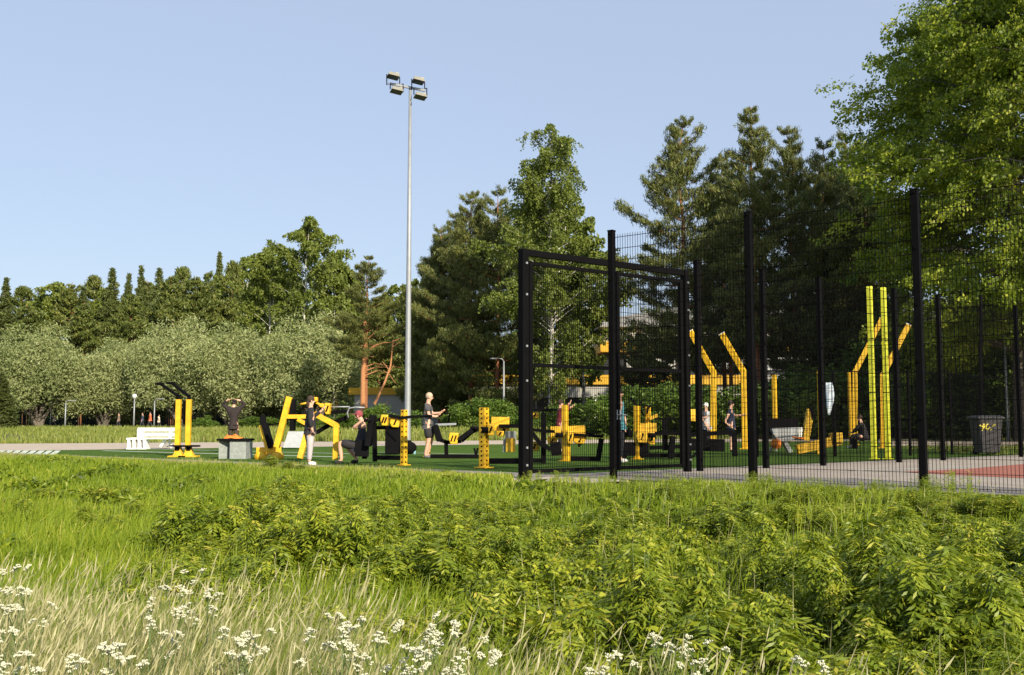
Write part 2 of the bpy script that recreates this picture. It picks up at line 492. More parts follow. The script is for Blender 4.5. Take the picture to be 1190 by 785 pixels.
for s in (-1, 1):
    p = mid + gdir * s * 0.05 + gn * 0.07 + Vector((0, 0, 1.12))
    mb.tube([p, p + gn * 0.06, p + gn * 0.06 + gdir * s * 0.10], 0.012, 6)
    mb.box(p - gn * 0.01, (0.045, 0.02, 0.18), GY)
mb.build('handle', M['graymetal'], gt)

# ------------------------------------------------------------------ floodlight mast
mY = 42.0
mo = XY(474, mY)
ml = empty('floodlight_mast', mo, 'tall grey steel mast carrying four floodlights on a crossarm', 'floodlight')
mb = MB(mo); topz = P(474, 103, mY).z
mb.tube([mo + Vector((0, 0, z)) for z in (0.03, 0.3, topz * 0.5, topz)], [0.14, 0.135, 0.10, 0.062], 14)
pole = mb.build('pole', M['graymetal'], ml)
mb = MB(mo); mb.box(mo + Vector((0, 0, 0.02)), (0.55, 0.55, 0.04)); mb.build('base_plate', M['graymetal'], ml)
mb = MB(mo); mb.beam(P(453, 97.5, mY), P(494, 105.5, mY), 0.09, 0.09, R(90)); mb.build('crossarm', M['graymetal'], ml)
for (x, y, yy, sx) in ((457, 88.5, 97.5, 1), (486, 94, 103, 1), (461, 105.5, 99, -1), (488.5, 112, 104, -1)):
    mb = MB(mo); c = P(x, y, mY - 0.25)
    w, d, h = 0.50, 0.46, 0.17
    # housing: flat glass box with a sloping back, tilted down to the field
    vs = [(-w / 2, -d / 2, -h / 2), (w / 2, -d / 2, -h / 2), (w / 2, d / 2, -h / 2 + 0.04), (-w / 2, d / 2, -h / 2 + 0.04),
          (-w / 2 * .8, -d / 2 * .7, h / 2), (w / 2 * .8, -d / 2 * .7, h / 2), (w / 2 * .8, d / 2 * .8, h / 2 + 0.02), (-w / 2 * .8, d / 2 * .8, h / 2 + 0.02)]
    rot = Matrix.Rotation(R(14 * sx), 3, 'Y') @ Matrix.Rotation(R(-14), 3, 'X')
    rot = Matrix.Rotation(R(20), 3, 'Z') @ Matrix.Rotation(R(8), 3, 'Y') @ Matrix.Rotation(R(-10), 3, 'X')
    mb.add([c + rot @ Vector(v) for v in vs], [(0, 3, 2, 1), (4, 5, 6, 7), (0, 1, 5, 4), (1, 2, 6, 5), (2, 3, 7, 6), (3, 0, 4, 7)])
    mb.box(c + rot @ Vector((w * .28, 0, h * .55)), (0.15, 0.25, 0.12), R(20))
    fl_ = mb.build('floodlight', M['lamp_shell'], ml, 0.01)
    g = MB(mo); g.add([c + rot @ Vector((v[0] * .94, v[1] * .94, v[2] - 0.012)) for v in vs[:4]], [(0, 1, 2, 3)]); g.build('lens', M['blddark'], fl_)
    br = MB(mo); e = P(x, yy, mY)
    br.tube([c + rot @ Vector((-w / 2 - .03, 0, 0)), e + Vector((-w / 2 - .02, 0, -0.05 * sx)), e + Vector((-w / 2 + .08, 0, 0))], 0.022, 6)
    br.tube([c + rot @ Vector((w / 2 + .03, 0, 0)), e + Vector((w / 2 + .02, 0, -0.05 * sx)), e + Vector((w / 2 - .08, 0, 0))], 0.022, 6)
    br.build('bracket', M['black'], fl_)

# ------------------------------------------------------------------ buildings
def building():
    Yb = 112.0
    o = XY(640, Yb)
    r = empty('building', o, 'long low concrete building with yellow parapet bands seen through the trees', 'building')
    def blk(name, x0, x1, yt, yb, Y, dep, mat, par=r, zt=None, zb=None):
        mb = MB(o); a = P(x0, yt, Y); b = P(x1, yb, Y)
        zt_, zb_ = (zt if zt is not None else a.z), (zb if zb is not None else b.z)
        mb.box(((a.x + b.x) / 2, Y + dep / 2, (zt_ + zb_) / 2), (b.x - a.x, dep, zt_ - zb_)); return mb.build(name, mat, par)
    w1 = blk('wall', 540, 868, 447, 462, Yb, 14, M['bld'])
    blk('parapet', 538, 870, 436, 447, Yb - 0.4, 14.6, M['bldy'])
    blk('glazing', 541, 867, 462, 500, Yb + 1.5, 12, M['blddark'], zb=0)
    for i, x in enumerate((545, 575, 608, 648, 689, 730, 771, 812, 852)):
        blk('column', x, x + 5, 462, 500, Yb - 0.1, 1.2, M['white'] if i in (2, 4) else M['bld'], zb=0)
    blk('upper_wall', 700, 1080, 380, 397, Yb + 14, 18, M['bld'])
    blk('upper_parapet', 698, 1082, 397, 409, Yb + 13.6, 18.8, M['bldy'])
    blk('upper_glazing', 702, 1078, 409, 436, Yb + 15, 16, M['blddark'])
    blk('upper_base', 701, 1079, 436, 500, Yb + 14.2, 17.6, M['bld'], zb=0)
    rf = MB(o)
    p = [P(696, 372, Yb + 13), P(790, 357, Yb + 13), P(1086, 357, Yb + 13), P(1086, 380, Yb + 13), P(696, 380, Yb + 13)]
    rf.poly(p, (0, 20, 0)); rf.build('roof', M['roof'], r)
    for x in range(712, 1070, 16):
        blk('window', x, x + 9, 413, 431, Yb + 14.6, 0.39, M['grayboard'])
building()
def shed():
    Yb = 100.0; o = XY(434, Yb)
    r = empty('low_shed', o, 'small grey building with a yellow edge behind the bare orange pine branches', 'building')
    mb = MB(o); a = P(412, 459, Yb); b = P(556, 500, Yb)
    mb.box(((a.x + b.x) / 2, Yb + 4, a.z / 2), (b.x - a.x, 8, a.z)); mb.build('wall', M['bld'], r)
    mb = MB(o); c = P(408, 451, Yb)
    mb.box(((c.x + b.x) / 2, Yb + 4, (a.z + c.z) / 2), (b.x - c.x + 0.4, 8.6, c.z - a.z)); mb.build('parapet', M['bldy'], r)
shed()

# dark blue fence behind the willows
fo = XY(130, 121, 0.35)
ff = empty('panel_fence', fo, 'dark blue fence with uprights behind the row of grey green willows', 'fence')
prev = None
for x in range(-30, 431, 20):
    p = XY(x, 121, 0.3)
    mb = MB(fo); mb.box(p + Vector((0, 0, 0.95)), (0.12, 0.12, 1.9)); mb.build('post', M['darkblue'], ff)
for k in range(3):
    a, b = XY(-30 + k * 153.3, 121.08, 0.3), XY(-30 + (k + 1) * 153.3 - 0.5, 121.08, 0.3)
    mb = MB(fo)
    n = 56
    for i in range(n):
        q = a.lerp(b, (i + .5) / n); mb.box(q + Vector((0, 0, 0.93)), (0.13, 0.04, 1.75))
    for z in (0.3, 1.6): mb.beam(a + Vector((0, .05, z)), b + Vector((0, .05, z)), 0.06, 0.05)
    mb.build('slat_panel', M['darkblue'], ff)
# ------------------------------------------------------------------ outdoor gym
CY = R(-38)                                    # the machines stand square to the field edge
class Rig:
    def __init__(s, x, y, name, label, cat, group=None):
        g = G(x, y, 0.008); s.Y = g.y; s.o = Vector((g.x, g.y, 0.0)); s.k = s.Y / FPX
        s.root = empty(name, s.o, label, cat, group)
    def p(s, x, y, d=0.0): return P(x, y, s.Y) + Vector((0, d, 0))
    def part(s): return MB(s.o)
def post(rg, name, x, yt, w=0.20, d=None, dd=0.0, mat='yellow', holes=0, yb=None, base=True, parent=None, yaw=CY):
    if yaw == CY: w = w * .78
    a = rg.p(x, yt, dd); b = Vector((a.x, a.y, 0.0)) if yb is None else rg.p(x, yb, dd)
    mb = rg.part(); mb.beam(b, a, w, d or w, yaw)
    o = mb.build(name, M[mat], parent or rg.root, 0.008)
    if base and yb is None:
        m2 = rg.part(); m2.box((b.x, b.y, 0.018), (w * 1.9, w * 1.9, 0.018), yaw)
        m2.build('base_plate', M[mat], o)
    if holes:
        m2 = rg.part(); n = Vector((-math.sin(CY) * -1, -math.cos(CY), 0)); n = Vector((math.sin(CY), -math.cos(CY), 0)); u = Vector((math.cos(CY), math.sin(CY), 0))
        h = a.z - b.z
        for i in range(holes):
            z = b.z + h * (i + 0.7) / holes
            for sd, pr in ((n, u), (u, n)):
                m2.box(Vector((b.x, b.y, z)) + sd * (w / 2 + 0.001), (0.035 if sd is n else 0.012, 0.012 if sd is n else 0.035, 0.035), yaw)
        m2.build('pin_hole_row', M['black'], o)
    return o
def bar(rg, name, pts, w=0.08, d=None, mat='black', yaw=0.0, parent=None, tube=False, bev=0.005):
    mb = rg.part()
    q = [rg.p(*p) for p in pts]
    if tube: mb.tube(q, w / 2, 8)
    else:
        for i_, (a, b) in enumerate(zip(q[:-1], q[1:])): mb.beam(a, b, w + .002 * i_, (d or w) + .003 * i_, yaw)
    return mb.build(name, M[mat], parent or rg.root, 0 if tube else bev)
def weight(rg, x0, x1, y0, y1, d=0.0, dep=0.34, n=2, parent=None):
    """yellow weight housing with a slanted side and dark slots"""
    mb = rg.part()
    sl_ = (x1 - x0) * 0.12
    pts = [rg.p(x0 + sl_, y0, d - dep / 2), rg.p(x1, y0 + 0.5, d - dep / 2), rg.p(x1 - sl_, y1, d - dep / 2), rg.p(x0 + sl_ * 1.6, y1 - 0.3, d - dep / 2), rg.p(x0, (y0 + y1) / 2, d - dep / 2)]
    mb.poly(pts, (0, dep, 0))
    o = mb.build('weight_block', M['yellow'], parent or rg.root, 0.02)
    m2 = rg.part()
    for i in range(n):
        cx = x0 + (x1 - x0) * (i + 1) / (n + 1)
        c = rg.p(cx, (y0 + y1) / 2, d - dep / 2 - 0.006)
        m2.beam(c + Vector((-0.02, 0, -(y1 - y0) * rg.k * .25)), c + Vector((0.03, 0, (y1 - y0) * rg.k * .25)), 0.035, 0.012)
    m2.build('slot', M['black'], o)
    return o
def pad(rg, pts, w, d, name='seat'):
    return bar(rg, name, pts, w, d, 'rubber', bev=0.02)

# A: twin yellow posts with black slanting handles
g = Rig(213, 531, 'pull_up_station', 'twin yellow posts with two black slanting bars on top, beside the white bench', 'gym machine')
for x, tx, ty, bx in ((207.8, 187.5, 447, 208), (219.8, 200.5, 446, 220)):
    po = post(g, 'post', x, 464.5, 0.135, base=False, yaw=0)
    m2 = g.part()
    c = g.p(x, 526, 0); c0_ = Vector((c.x, c.y, 0))
    m2.tube([c0_ + Vector((0, 0, 0.03)), c0_ + Vector((0, 0, 0.1)), c0_ + Vector((0, 0, 0.28))], [0.20, 0.15, 0.08], 4)
    m2.box(c0_ + Vector((0, 0, 0.02)), (0.5, 0.42, 0.04))
    m2.build('flared_foot', M['yellow'], po, 0.004)
    m3 = g.part(); m3.tube([g.p(x, 465), g.p(x - 0.3, 460)], [0.06, 0.045], 8); m3.tube([g.p(x, 460.2), g.p(x, 459)], 0.075, 8); m3.build('swivel', M['rubber'], po)
    m4 = g.part(); m4.beam(g.p(x, 461), g.p(tx, ty), 0.075, 0.10); m4.box(g.p(tx - 2, ty - 0.5), (0.17, 0.3, 0.07)); m4.build('handle_bar', M['black'], g.root, 0.006)
bar(g, 'link_bar', [(208, 485, 0.12), (236, 484, 0.12)], 0.055)
bar(g, 'stop_block', [(213.8, 466, 0.14), (213.8, 493, 0.14)], 0.13, 0.12)
for x in (208, 220): 
    m = g.part(); m.box(g.p(x + 2, 485.5, 0.1), (0.2, 0.12, 0.1)); m.build('clamp', M['black'], g.root)
pad(g, [(196, 518.5, -0.05), (232, 518.5, -0.05)], 0.32, 0.05, 'foot_plate')
for x in (207, 220): bar(g, 'plate_support', [(x, 519, -0.02), (x, 524, -0.02)], 0.12, 0.16)
bar(g, 'handrail', [(204, 519.5, -0.2), (196, 518, -0.2), (195, 511, -0.2), (200, 510, -0.2)], 0.035, mat='graymetal', tube=True)

# B: concrete plinth with a black lid
g = Rig(273.5, 533, 'concrete_plinth', 'grey concrete box with a black lid standing on the turf', 'plinth')
w = 0.80; 
mb = g.part()
o = g.o; W = 33 * g.k; Hh = 20.8 * g.k
xl, xm, xr = -W / 2 + 0.02, -W / 2 + W * 0.41, W / 2 - 0.02
fy = -0.33
# plan: front panel on the right, recessed slanting wall on the left under the lid
plan = [(xl, fy + 0.02), (xm, fy + 0.36), (xm, fy), (xr, fy), (xr, fy + 0.7), (xl, fy + 0.7)]
mb.poly([o + Vector((a, b, 0)) for a, b in plan], (0, 0, Hh))
mb.build('body', M['concrete'], g.root, 0.006)
mb = g.part(); mb.box(o + Vector((0, fy + 0.34, Hh + 0.028)), (W + 0.05, 0.80, 0.055)); mb.build('lid', M['rubber'], g.root, 0.01)
# orange jacket on it
mb = MB((o.x - 0.05, o.y - 0.05, Hh + 0.055))
bo = mb.org
rr = random.Random(5)
vs = []; fs = []
nu, nv = 14, 9
for j in range(nv):
    for i in range(nu):
        u = i / (nu - 1) * 2 - 1; v = j / (nv - 1) * 2 - 1
        e = max(0, 1 - (abs(u) ** 3 + abs(v) ** 3) * 0.8)
        vs.append(bo + Vector((u * 0.23 + 0.02 * math.sin(v * 5), v * 0.17, 0.004 + e * (0.06 + 0.045 * math.sin(u * 6 + v * 4) + 0.03 * math.cos(v * 9 - u * 3)))))
for j in range(nv - 1):
    for i in range(nu - 1): fs.append((j * nu + i, j * nu + i + 1, (j + 1) * nu + i + 1, (j + 1) * nu + i))
mb.add(vs, fs, True)
M['orange'] = simple('orange_cloth', (0.85, 0.24, 0.03), 0.8, var=0.15, scale=20)
jk = mb.build('folded_jacket', M['orange']); jk.location = bo
tag(jk, 'crumpled orange jacket lying on the black lid of the concrete box', 'jacket')

# white bench
g = Rig(178, 522, 'park_bench', 'white slatted bench with solid end panels beside the far path', 'bench')
for x in (157, 169):
    mb = g.part()
    mb.poly([g.p(x - 5, 500, -.25), g.p(x + 5, 500, -.25), g.p(x + 4, 521, -.25), g.p(x - 4, 521, -.25)], (0, 0.08, 0)) if False else None
    for q in (-3.2, 3.2):
        mb.beam(g.p(x + q * .9, 509, -.2), g.p(x + q, 522, -.2), 0.09, 0.4)
    mb.beam(g.p(x - 5.5, 510, -.2), g.p(x + 5.5, 510, -.2), 0.42, 0.06, R(90)); mb.beam(g.p(x - 5.5, 521.4, -.2), g.p(x + 5.5, 521.4, -.2), 0.42, 0.05, R(90))
    mb.build('end_panel', M['white'], g.root, 0.006)
mb = g.part(); mb.beam(g.p(163, 499, 0.02), g.p(163, 521.5, 0.02), 0.2, 0.12); mb.build('upright', M['white'], g.root)
mb = g.part(); mb.beam(g.p(194, 510, -.1), g.p(188, 519.5, -.1), 0.09, 0.1); mb.beam(g.p(194, 510, .1), g.p(199, 521, .1), 0.07, 0.08); mb.beam(g.p(198, 499, 0.12), g.p(196, 512, 0.08), 0.09, 0.09); mb.build('leg', M['white'], g.root)
for y, hh, dd in ((499.5, 0.13, .1), (505.3, 0.13, .08)):
    mb = g.part(); mb.beam(g.p(159, y, dd), g.p(202, y, dd), 0.04, hh, R(90)); mb.build('backrest_slat', M['white'], g.root, 0.005)
for dd in (-.32, -.17, -.02):
    mb = g.part(); mb.beam(g.p(156, 509.6, dd), g.p(204, 509.6, dd), 0.11, 0.05, R(90)); mb.build('seat_slat', M['white'], g.root, 0.005)

# D: small leg machine with slanted back pad
g = Rig(314, 534, 'leg_press', 'low yellow machine with black slanted back pad beside the tall slanting frame', 'gym machine')
bar(g, 'frame', [(304.5, 494), (313, 528)], 0.13, 0.12, 'yellow')
bar(g, 'gusset', [(309, 515), (316, 528)], 0.12, 0.10, 'yellow')
pad(g, [(307, 491.5, .02), (315.5, 521, .02)], 0.11, 0.38, 'backrest')
pad(g, [(302, 491.5, .02), (309, 491.5, .02)], 0.09, 0.38, 'headrest')
bar(g, 'cross_bar', [(298, 527), (327, 526)], 0.05, 0.3, 'yellow')
for x in (304, 323): 
    m = g.part(); m.tube([g.p(x, 531, -.22), g.p(x, 531, .12)], 0.14, 10); m.build('roller', M['yellow'], g.root)
bar(g, 'stop_bar', [(312, 531, -.05), (322, 530, -.05)], 0.10, 0.1, 'graymetal')

# grey board
g = Rig(340, 522, 'display_board', 'plain grey tilted board low on the turf behind the slanting yellow frame', 'board')
mb = g.part(); mb.poly([g.p(332, 502, .4), g.p(352.5, 502, .4), g.p(349, 520.5, 0), g.p(329, 520.5, 0)], (0, 0.05, 0.01)); mb.build('panel', M['grayboard'], g.root)
mb = g.part(); mb.beam(g.p(334, 503, .45), g.p(332, 521, .5), 0.05, 0.05); mb.beam(g.p(350, 503, .45), g.p(348, 521, .5), 0.05, 0.05); mb.build('prop', M['black'], g.root)

# E: large slanting frame
g = Rig(356, 537, 'chest_press', 'large yellow slanting frame with cranked arm and black levers beside the standing woman', 'gym machine')
bar(g, 'slanted_post', [(336.5, 461.5), (321.5, 520)], 0.14, 0.14, 'yellow')
bar(g, 'arm', [(333, 484.5), (357, 484.3)], 0.10, 0.10, 'yellow')
bar(g, 'arm', [(366, 481), (391.5, 495), (391.5, 497)], 0.13, 0.12, 'yellow')
bar(g, 'front_leg', [(391, 493), (389.7, 534.5)], 0.12, 0.14, 'yellow')
bar(g, 'inner_leg', [(357.5, 490, .3), (347.5, 533.5, .1)], 0.13, 0.13, 'yellow')
bar(g, 'brace', [(346, 487.5), (358, 494)], 0.09, 0.1, 'yellow')
bar(g, 'link_arm', [(356.5, 484, 0), (368, 481.5, 0)], 0.10, 0.10, 'yellow')
pad(g, [(339.5, 464, .15), (338.5, 501, .15)], 0.10, 0.3, 'backrest')
weight(g, 378, 384.5, 468.5, 482, 0.0, .3, 1); weight(g, 371, 378, 469, 474, 0.05, .3, 0)
m = g.part(); m.box(g.p(365, 464.5, .1), (0.14, 0.2, 0.12)); m.build('cap_block', M['yellow'], g.root, .02)
bar(g, 'lever', [(348, 470, .1), (356, 468.5, .1)], 0.05, 0.06, 'yellow', tube=True)
bar(g, 'lever', [(366, 468, .1), (372, 471, .1)], 0.06, 0.06, 'yellow', tube=True)
bar(g, 'steel_rod', [(384, 473.2, .05), (406, 473.0, .05)], 0.035, mat='graymetal', tube=True)
bar(g, 'lower_arm', [(384, 480, .1), (404, 478, .1)], 0.09, 0.09)
bar(g, 'pivot_arm', [(366, 503, .2), (385, 492, .2), (404, 484, .2)], 0.10, 0.09)
pad(g, [(356.5, 500, .25), (358.5, 515, .25)], 0.16, 0.3, 'seat')
bar(g, 'guard_ring', [(405, 486, .0), (403.6, 480, .0), (406, 474.5, .0), (414, 473.5, .0), (424, 474, .0)], 0.04, mat='graymetal', tube=True)

# F: seated machine with yellow post full of pin holes
g = Rig(470, 541, 'shoulder_press', 'yellow post with pin holes and black seat frame where the seated person trains', 'gym machine')
post(g, 'post', 469.8, 476.5, 0.15, holes=11)
bar(g, 'floor_rail', [(437, 532.5, .25), (468, 532.5, .05)], 0.10, 0.10)
bar(g, 'cross_rail', [(436, 497.5, .15), (468, 497, .05)], 0.07, 0.08)
bar(g, 'seat_post', [(434.5, 492, .1), (435, 537, .1)], 0.10, 0.10)
bar(g, 'rear_leg', [(421.5, 512, .3), (421.5, 534, .3)], 0.11, 0.11)
pad(g, [(433, 482.5, .1), (427, 519, .1)], 0.13, 0.42, 'backrest')
pad(g, [(413, 518, .1), (428, 520, .1)], 0.40, 0.09, 'seat') if False else bar(g, 'seat', [(412, 521.5, .1), (428, 522, .1)], 0.07, 0.36, 'rubber', bev=.01)
weight(g, 443, 452, 482, 495, 0, .36, 2); weight(g, 453, 465, 485.5, 497, .12, .3, 1)
bar(g, 'lever_arm', [(424, 489, -.05), (443, 488, 0)], 0.07, 0.06)
bar(g, 'lever_arm', [(452, 483, -.05), (466, 486, -.05), (480, 484.5, -.05)], 0.075, 0.06)
bar(g, 'handle', [(480, 484.5, -.05), (500, 483.5, .35)], 0.06, tube=True)
bar(g, 'arm_pad', [(424, 489, -.15), (432, 488, -.15)], 0.08, mat='rubber', tube=True)

# G: black bin box and bag near the mast
g = Rig(453, 528.5, 'equipment_chest', 'large black chest with a diagonal bar standing in front of the steel mast', 'chest')
mb = g.part(); a = g.p(447.5, 497, 0); b = g.p(463, 528, 0)
mb.box(((a.x + b.x) / 2, g.Y + .3, b.z / 2 + a.z / 2), (b.x - a.x, 0.6, a.z - b.z)); mb.build('body', M['rubber'], g.root, .02)
mb = g.part(); mb.beam(g.p(448.5, 500, -.02), g.p(461, 512, -.02), 0.05, 0.04); mb.beam(g.p(447.5, 497.5, -.015), g.p(463, 497.5, -.015), 0.04, 0.05, R(90)); mb.build('brace', M['black'], g.root)
g = Rig(474, 528, 'sports_bag', 'black sports bag on the turf at the foot of the steel mast', 'bag')
mb = g.part(); c = g.p(474.5, 521); mb.ball((c.x, g.Y, 0.2), (0.26, 0.2, 0.2), 12, 8); mb.build('body', M['rubber'], g.root)
mb = g.part(); mb.tube([g.p(470, 517), g.p(471.5, 512.5), g.p(477.5, 512.5), g.p(479, 517)], 0.02, 6); mb.build('strap', M['black'], g.root)
M['bottle'] = simple('blue_white_bottle', (0.35, 0.62, 0.78), 0.3)
g = Rig(481.5, 528, 'water_bottle', 'pale blue bottle standing beside the black sports bag', 'bottle')
mb = g.part(); mb.tube([g.o + Vector((0, 0, z)) for z in (0, .17, .22, .25)], [0.045, 0.045, 0.02, 0.02], 10); mb.build('body', M['bottle'], g.root)
mb = g.part(); mb.tube([g.o + Vector((0, 0, z)) for z in (.25, .28)], 0.024, 10); mb.build('cap', M['white'], g.root)

# H: the man's machine
g = Rig(530, 533, 'back_extension', 'black curved lever machine with a yellow weight in front of the man in grey', 'gym machine')
post(g, 'post', 492.5, 488, 0.13, dd=1.4)
bar(g, 'floor_rail', [(500, 531, .1), (559, 531, .1)], 0.11, 0.11)
bar(g, 'upright', [(518, 512, .1), (518.5, 530, .1)], 0.10, 0.10)
bar(g, 'lever', [(509, 511, .1), (520, 514.5, .1), (536, 513, .1), (548, 502.5, .1), (558, 498, .1)], 0.10, 0.10)
weight(g, 521.5, 533, 503, 516.5, 0.05, .34, 2)
bar(g, 'backrest', [(534, 511, -.05), (549, 500, -.05)], 0.13, 0.25, 'rubber')
bar(g, 'hub', [(546.5, 497.5, -.1), (556, 497.5, -.1)], 0.09, mat='rubber', tube=True)
bar(g, 'handle', [(520, 496, .15), (522.5, 481, .1), (518, 480.5, -.05)], 0.05, tube=True)
bar(g, 'knee_pad', [(505, 494, .1), (511, 513, .1)], 0.17, 0.2, 'rubber', bev=.03)
bar(g, 'arm_rest', [(506, 494, .1), (530, 493, .1)], 0.045, 0.06, 'graymetal')
bar(g, 'foot_fork', [(551, 521, .1), (553, 531, .1), (555, 521, .1)], 0.05, 0.06)

# I: hole post right beside the gate
g = Rig(563, 544, 'arm_curl', 'wide yellow post with rows of pin holes just left of the gate', 'gym machine')
post(g, 'post', 562.5, 474, 0.20, holes=13)
bar(g, 'floor_rail', [(566, 536.3, .1), (606, 536.3, .1)], 0.12, 0.12)
weight(g, 565.5, 575, 492.5, 506.5, 0, .4, 1); weight(g, 576, 586, 500.5, 507.5, .1, .3, 1)
bar(g, 'top_cover', [(571, 492.8, 0), (592, 493.2, 0)], 0.07, 0.3, 'yellow')
bar(g, 'lever_arm', [(580, 495.5, -.1), (607, 495.3, -.1)], 0.09, 0.08)
bar(g, 'hub', [(560, 500, -.2), (568, 500, -.2)], 0.13, mat='rubber', tube=True)
bar(g, 'link', [(586, 498, 0), (584, 507, 0)], 0.07, 0.07)
bar(g, 'seat_frame', [(587, 510, .5), (600, 510, .5)], 0.05, 0.3, 'graymetal')
bar(g, 'seat_leg', [(586, 510, .5), (585.5, 527, .5)], 0.05, 0.05, 'graymetal')
bar(g, 'seat', [(588, 518, .4), (599, 518, .4)], 0.05, 0.3, 'yellow')

# J: machines seen through the gate's left leaf
g = Rig(655, 536, 'lat_pull', 'yellow post machine with spread weights seen through the left gate leaf', 'gym machine')
post(g, 'post', 656.5, 471, 0.16, holes=0)
post(g, 'lower_post', 658.5, 500, 0.17, dd=-.06, base=False)
weight(g, 636, 648, 507, 517, .25, .3, 1); weight(g, 666, 681, 508, 516, .1, .3, 1); weight(g, 658, 666, 501, 516, -.1, .3, 1)
bar(g, 'top_cover', [(640, 503, 0), (652, 502.5, 0)], 0.035, 0.3, 'yellow')
bar(g, 'top_cover', [(659, 502.5, 0), (680, 501.5, 0)], 0.035, 0.3, 'yellow')
bar(g, 'lever_arm', [(664, 512, .05), (678, 504, .05), (690, 505, .05)], 0.05, 0.05)
bar(g, 'lever_arm', [(664, 505, -.1), (700, 507.5, -.1)], 0.075, 0.07)
bar(g, 'hub', [(645, 506, -.15), (654, 506, -.15)], 0.11, mat='rubber', tube=True)
bar(g, 'lever_arm', [(681, 508, 0), (672, 519, 0)], 0.07, 0.07)
bar(g, 'floor_rail', [(654, 533, 0), (698, 533.3, 0)], 0.12, 0.11)
bar(g, 'rear_leg', [(699, 510, 0), (695, 535, 0)], 0.13, 0.1)
g = Rig(631, 540, 'rowing_machine', 'black curved seat machine with a yellow weight just inside the left gate post', 'gym machine')
bar(g, 'upright', [(631.5, 480, .1), (631.5, 539, .1)], 0.11, 0.11)
bar(g, 'cross_arm', [(612, 477, .1), (648, 476.5, .1)], 0.05, 0.06)
bar(g, 'backrest', [(618, 503, 0), (628, 516, 0), (640, 522.5, 0), (652, 521, 0)], 0.10, 0.3, 'rubber')
bar(g, 'lever_arm', [(607, 495, .1), (620, 500, .1), (645, 502, .1)], 0.08, 0.07)
weight(g, 614, 628, 513.5, 525, .3, .34, 1); weight(g, 616, 627, 479, 486, .3, .3, 1)
bar(g, 'floor_rail', [(612, 535.5, .1), (634, 535.5, .1)], 0.09, 0.1)

# K: seen through the right gate leaf
g = Rig(741, 534, 'leg_extension', 'yellow post machine with black bench seen through the right gate leaf', 'gym machine')
post(g, 'post', 740, 472, 0.17)
post(g, 'second_post', 753.5, 473, 0.15, dd=.1, yb=508, base=False)
bar(g, 'head', [(754, 487, 0), (764, 483, 0)], 0.09, 0.12, 'yellow')
bar(g, 'hook', [(752, 481, 0), (753, 474, 0), (757, 471.5, 0)], 0.05, 0.05)
weight(g, 738, 752, 500, 515, -.05, .36, 1); weight(g, 752, 762, 502, 517, .1, .3, 1)
bar(g, 'top_cover', [(741, 500, 0), (763, 499.5, 0)], 0.03, 0.34, 'yellow')
bar(g, 'hub', [(752, 506, -.2), (761, 506, -.2)], 0.12, mat='rubber', tube=True)
bar(g, 'lever_arm', [(760, 504, 0), (800, 504.5, 0)], 0.09, 0.08)
bar(g, 'seat', [(720, 522, 0), (754, 522, 0)], 0.10, 0.36, 'rubber', bev=.02)
bar(g, 'seat_strut', [(733, 523, 0), (721, 537, 0)], 0.08, 0.08)
bar(g, 'floor_rail', [(738, 530, .3), (800, 530, .3)], 0.11, 0.11)
bar(g, 'swing_arm', [(756, 521, .2), (800, 519, .2)], 0.09, 0.1)
bar(g, 'rest_post', [(774, 487, .2), (774.5, 524, .2)], 0.13, 0.13)
bar(g, 'rest_bar', [(763, 487, .2), (788, 486.5, .2)], 0.04, 0.05)
bar(g, 'leg_pad', [(782, 507, 0), (779, 533, 0)], 0.14, 0.2, 'rubber', bev=.02)
bar(g, 'cable_arm', [(733, 462, .1), (749, 483, .1)], 0.05, tube=True)
bar(g, 'cable_arm', [(744, 466, .15), (756, 482, .15)], 0.04, tube=True)
g = Rig(725, 533, 'step_block', 'small yellow block machine beside the man behind the gate', 'gym machine')
weight(g, 719.5, 725.5, 509, 519, .4, .3, 0); bar(g, 'frame', [(722, 515, .4), (722, 532, .4)], 0.09, 0.09)
bar(g, 'rest', [(722, 502, .4), (737, 505, .4)], 0.1, 0.2, 'rubber')

# L: bench group between gate and first long fence post
g = Rig(832, 532, 'incline_bench', 'black low bench with yellow weight between the gate and the bent yellow posts', 'gym machine')
bar(g, 'seat', [(800, 517, .2), (844, 518, .2)], 0.09, 0.34, 'rubber', bev=.02)
bar(g, 'leg', [(855, 503, .2), (856, 531, .2)], 0.13, 0.13)
bar(g, 'upper_rail', [(800, 506, .2), (855, 502.5, .2)], 0.12, 0.12)
bar(g, 'swing_arm', [(790, 531, -.2), (803, 531, -.2), (814, 521, -.1), (830, 517, 0)], 0.08, tube=True)
weight(g, 800, 811, 475.5, 490, .3, .32, 0)

# yellow bent posts (pull up racks)
def bent(px, pt, topx, topy, kneex, kneey, foot, label, w=0.27, bars=()):
    g = Rig(px, foot, 'pull_up_rack', label, 'pull up rack')
    mb = g.part(); a = g.p(kneex, kneey); b = Vector((g.p(px, foot).x, g.Y, 0.0))
    mb.beam(b, a, w, w, R(-20)); o1 = mb.build('post', M['yellow'], g.root, .01)
    mb = g.part(); mb.box((b.x, b.y, 0.02), (w * 1.8, w * 1.8, 0.03), R(-20)); mb.build('base_plate', M['yellow'], o1)
    t = g.p(topx, topy); dr = (t - a).normalized()
    mb = g.part(); mb.beam(a - dr * 0.05, t, w * 0.98, w * 0.9, R(-20)); mb.build('slanted_arm', M['yellow'], g.root, .01)
    mb = g.part(); mb.beam(t - dr * 0.005, t + dr * 0.02, w * 1.03, w * .96, R(-20)); mb.build('end_cap', M['white'], g.root)
    for (x0, y0, x1, y1, d) in bars:
        bar(g, 'pull_up_bar', [(x0, y0, 0), (x1, y1, d)], 0.045, tube=True)
    return g
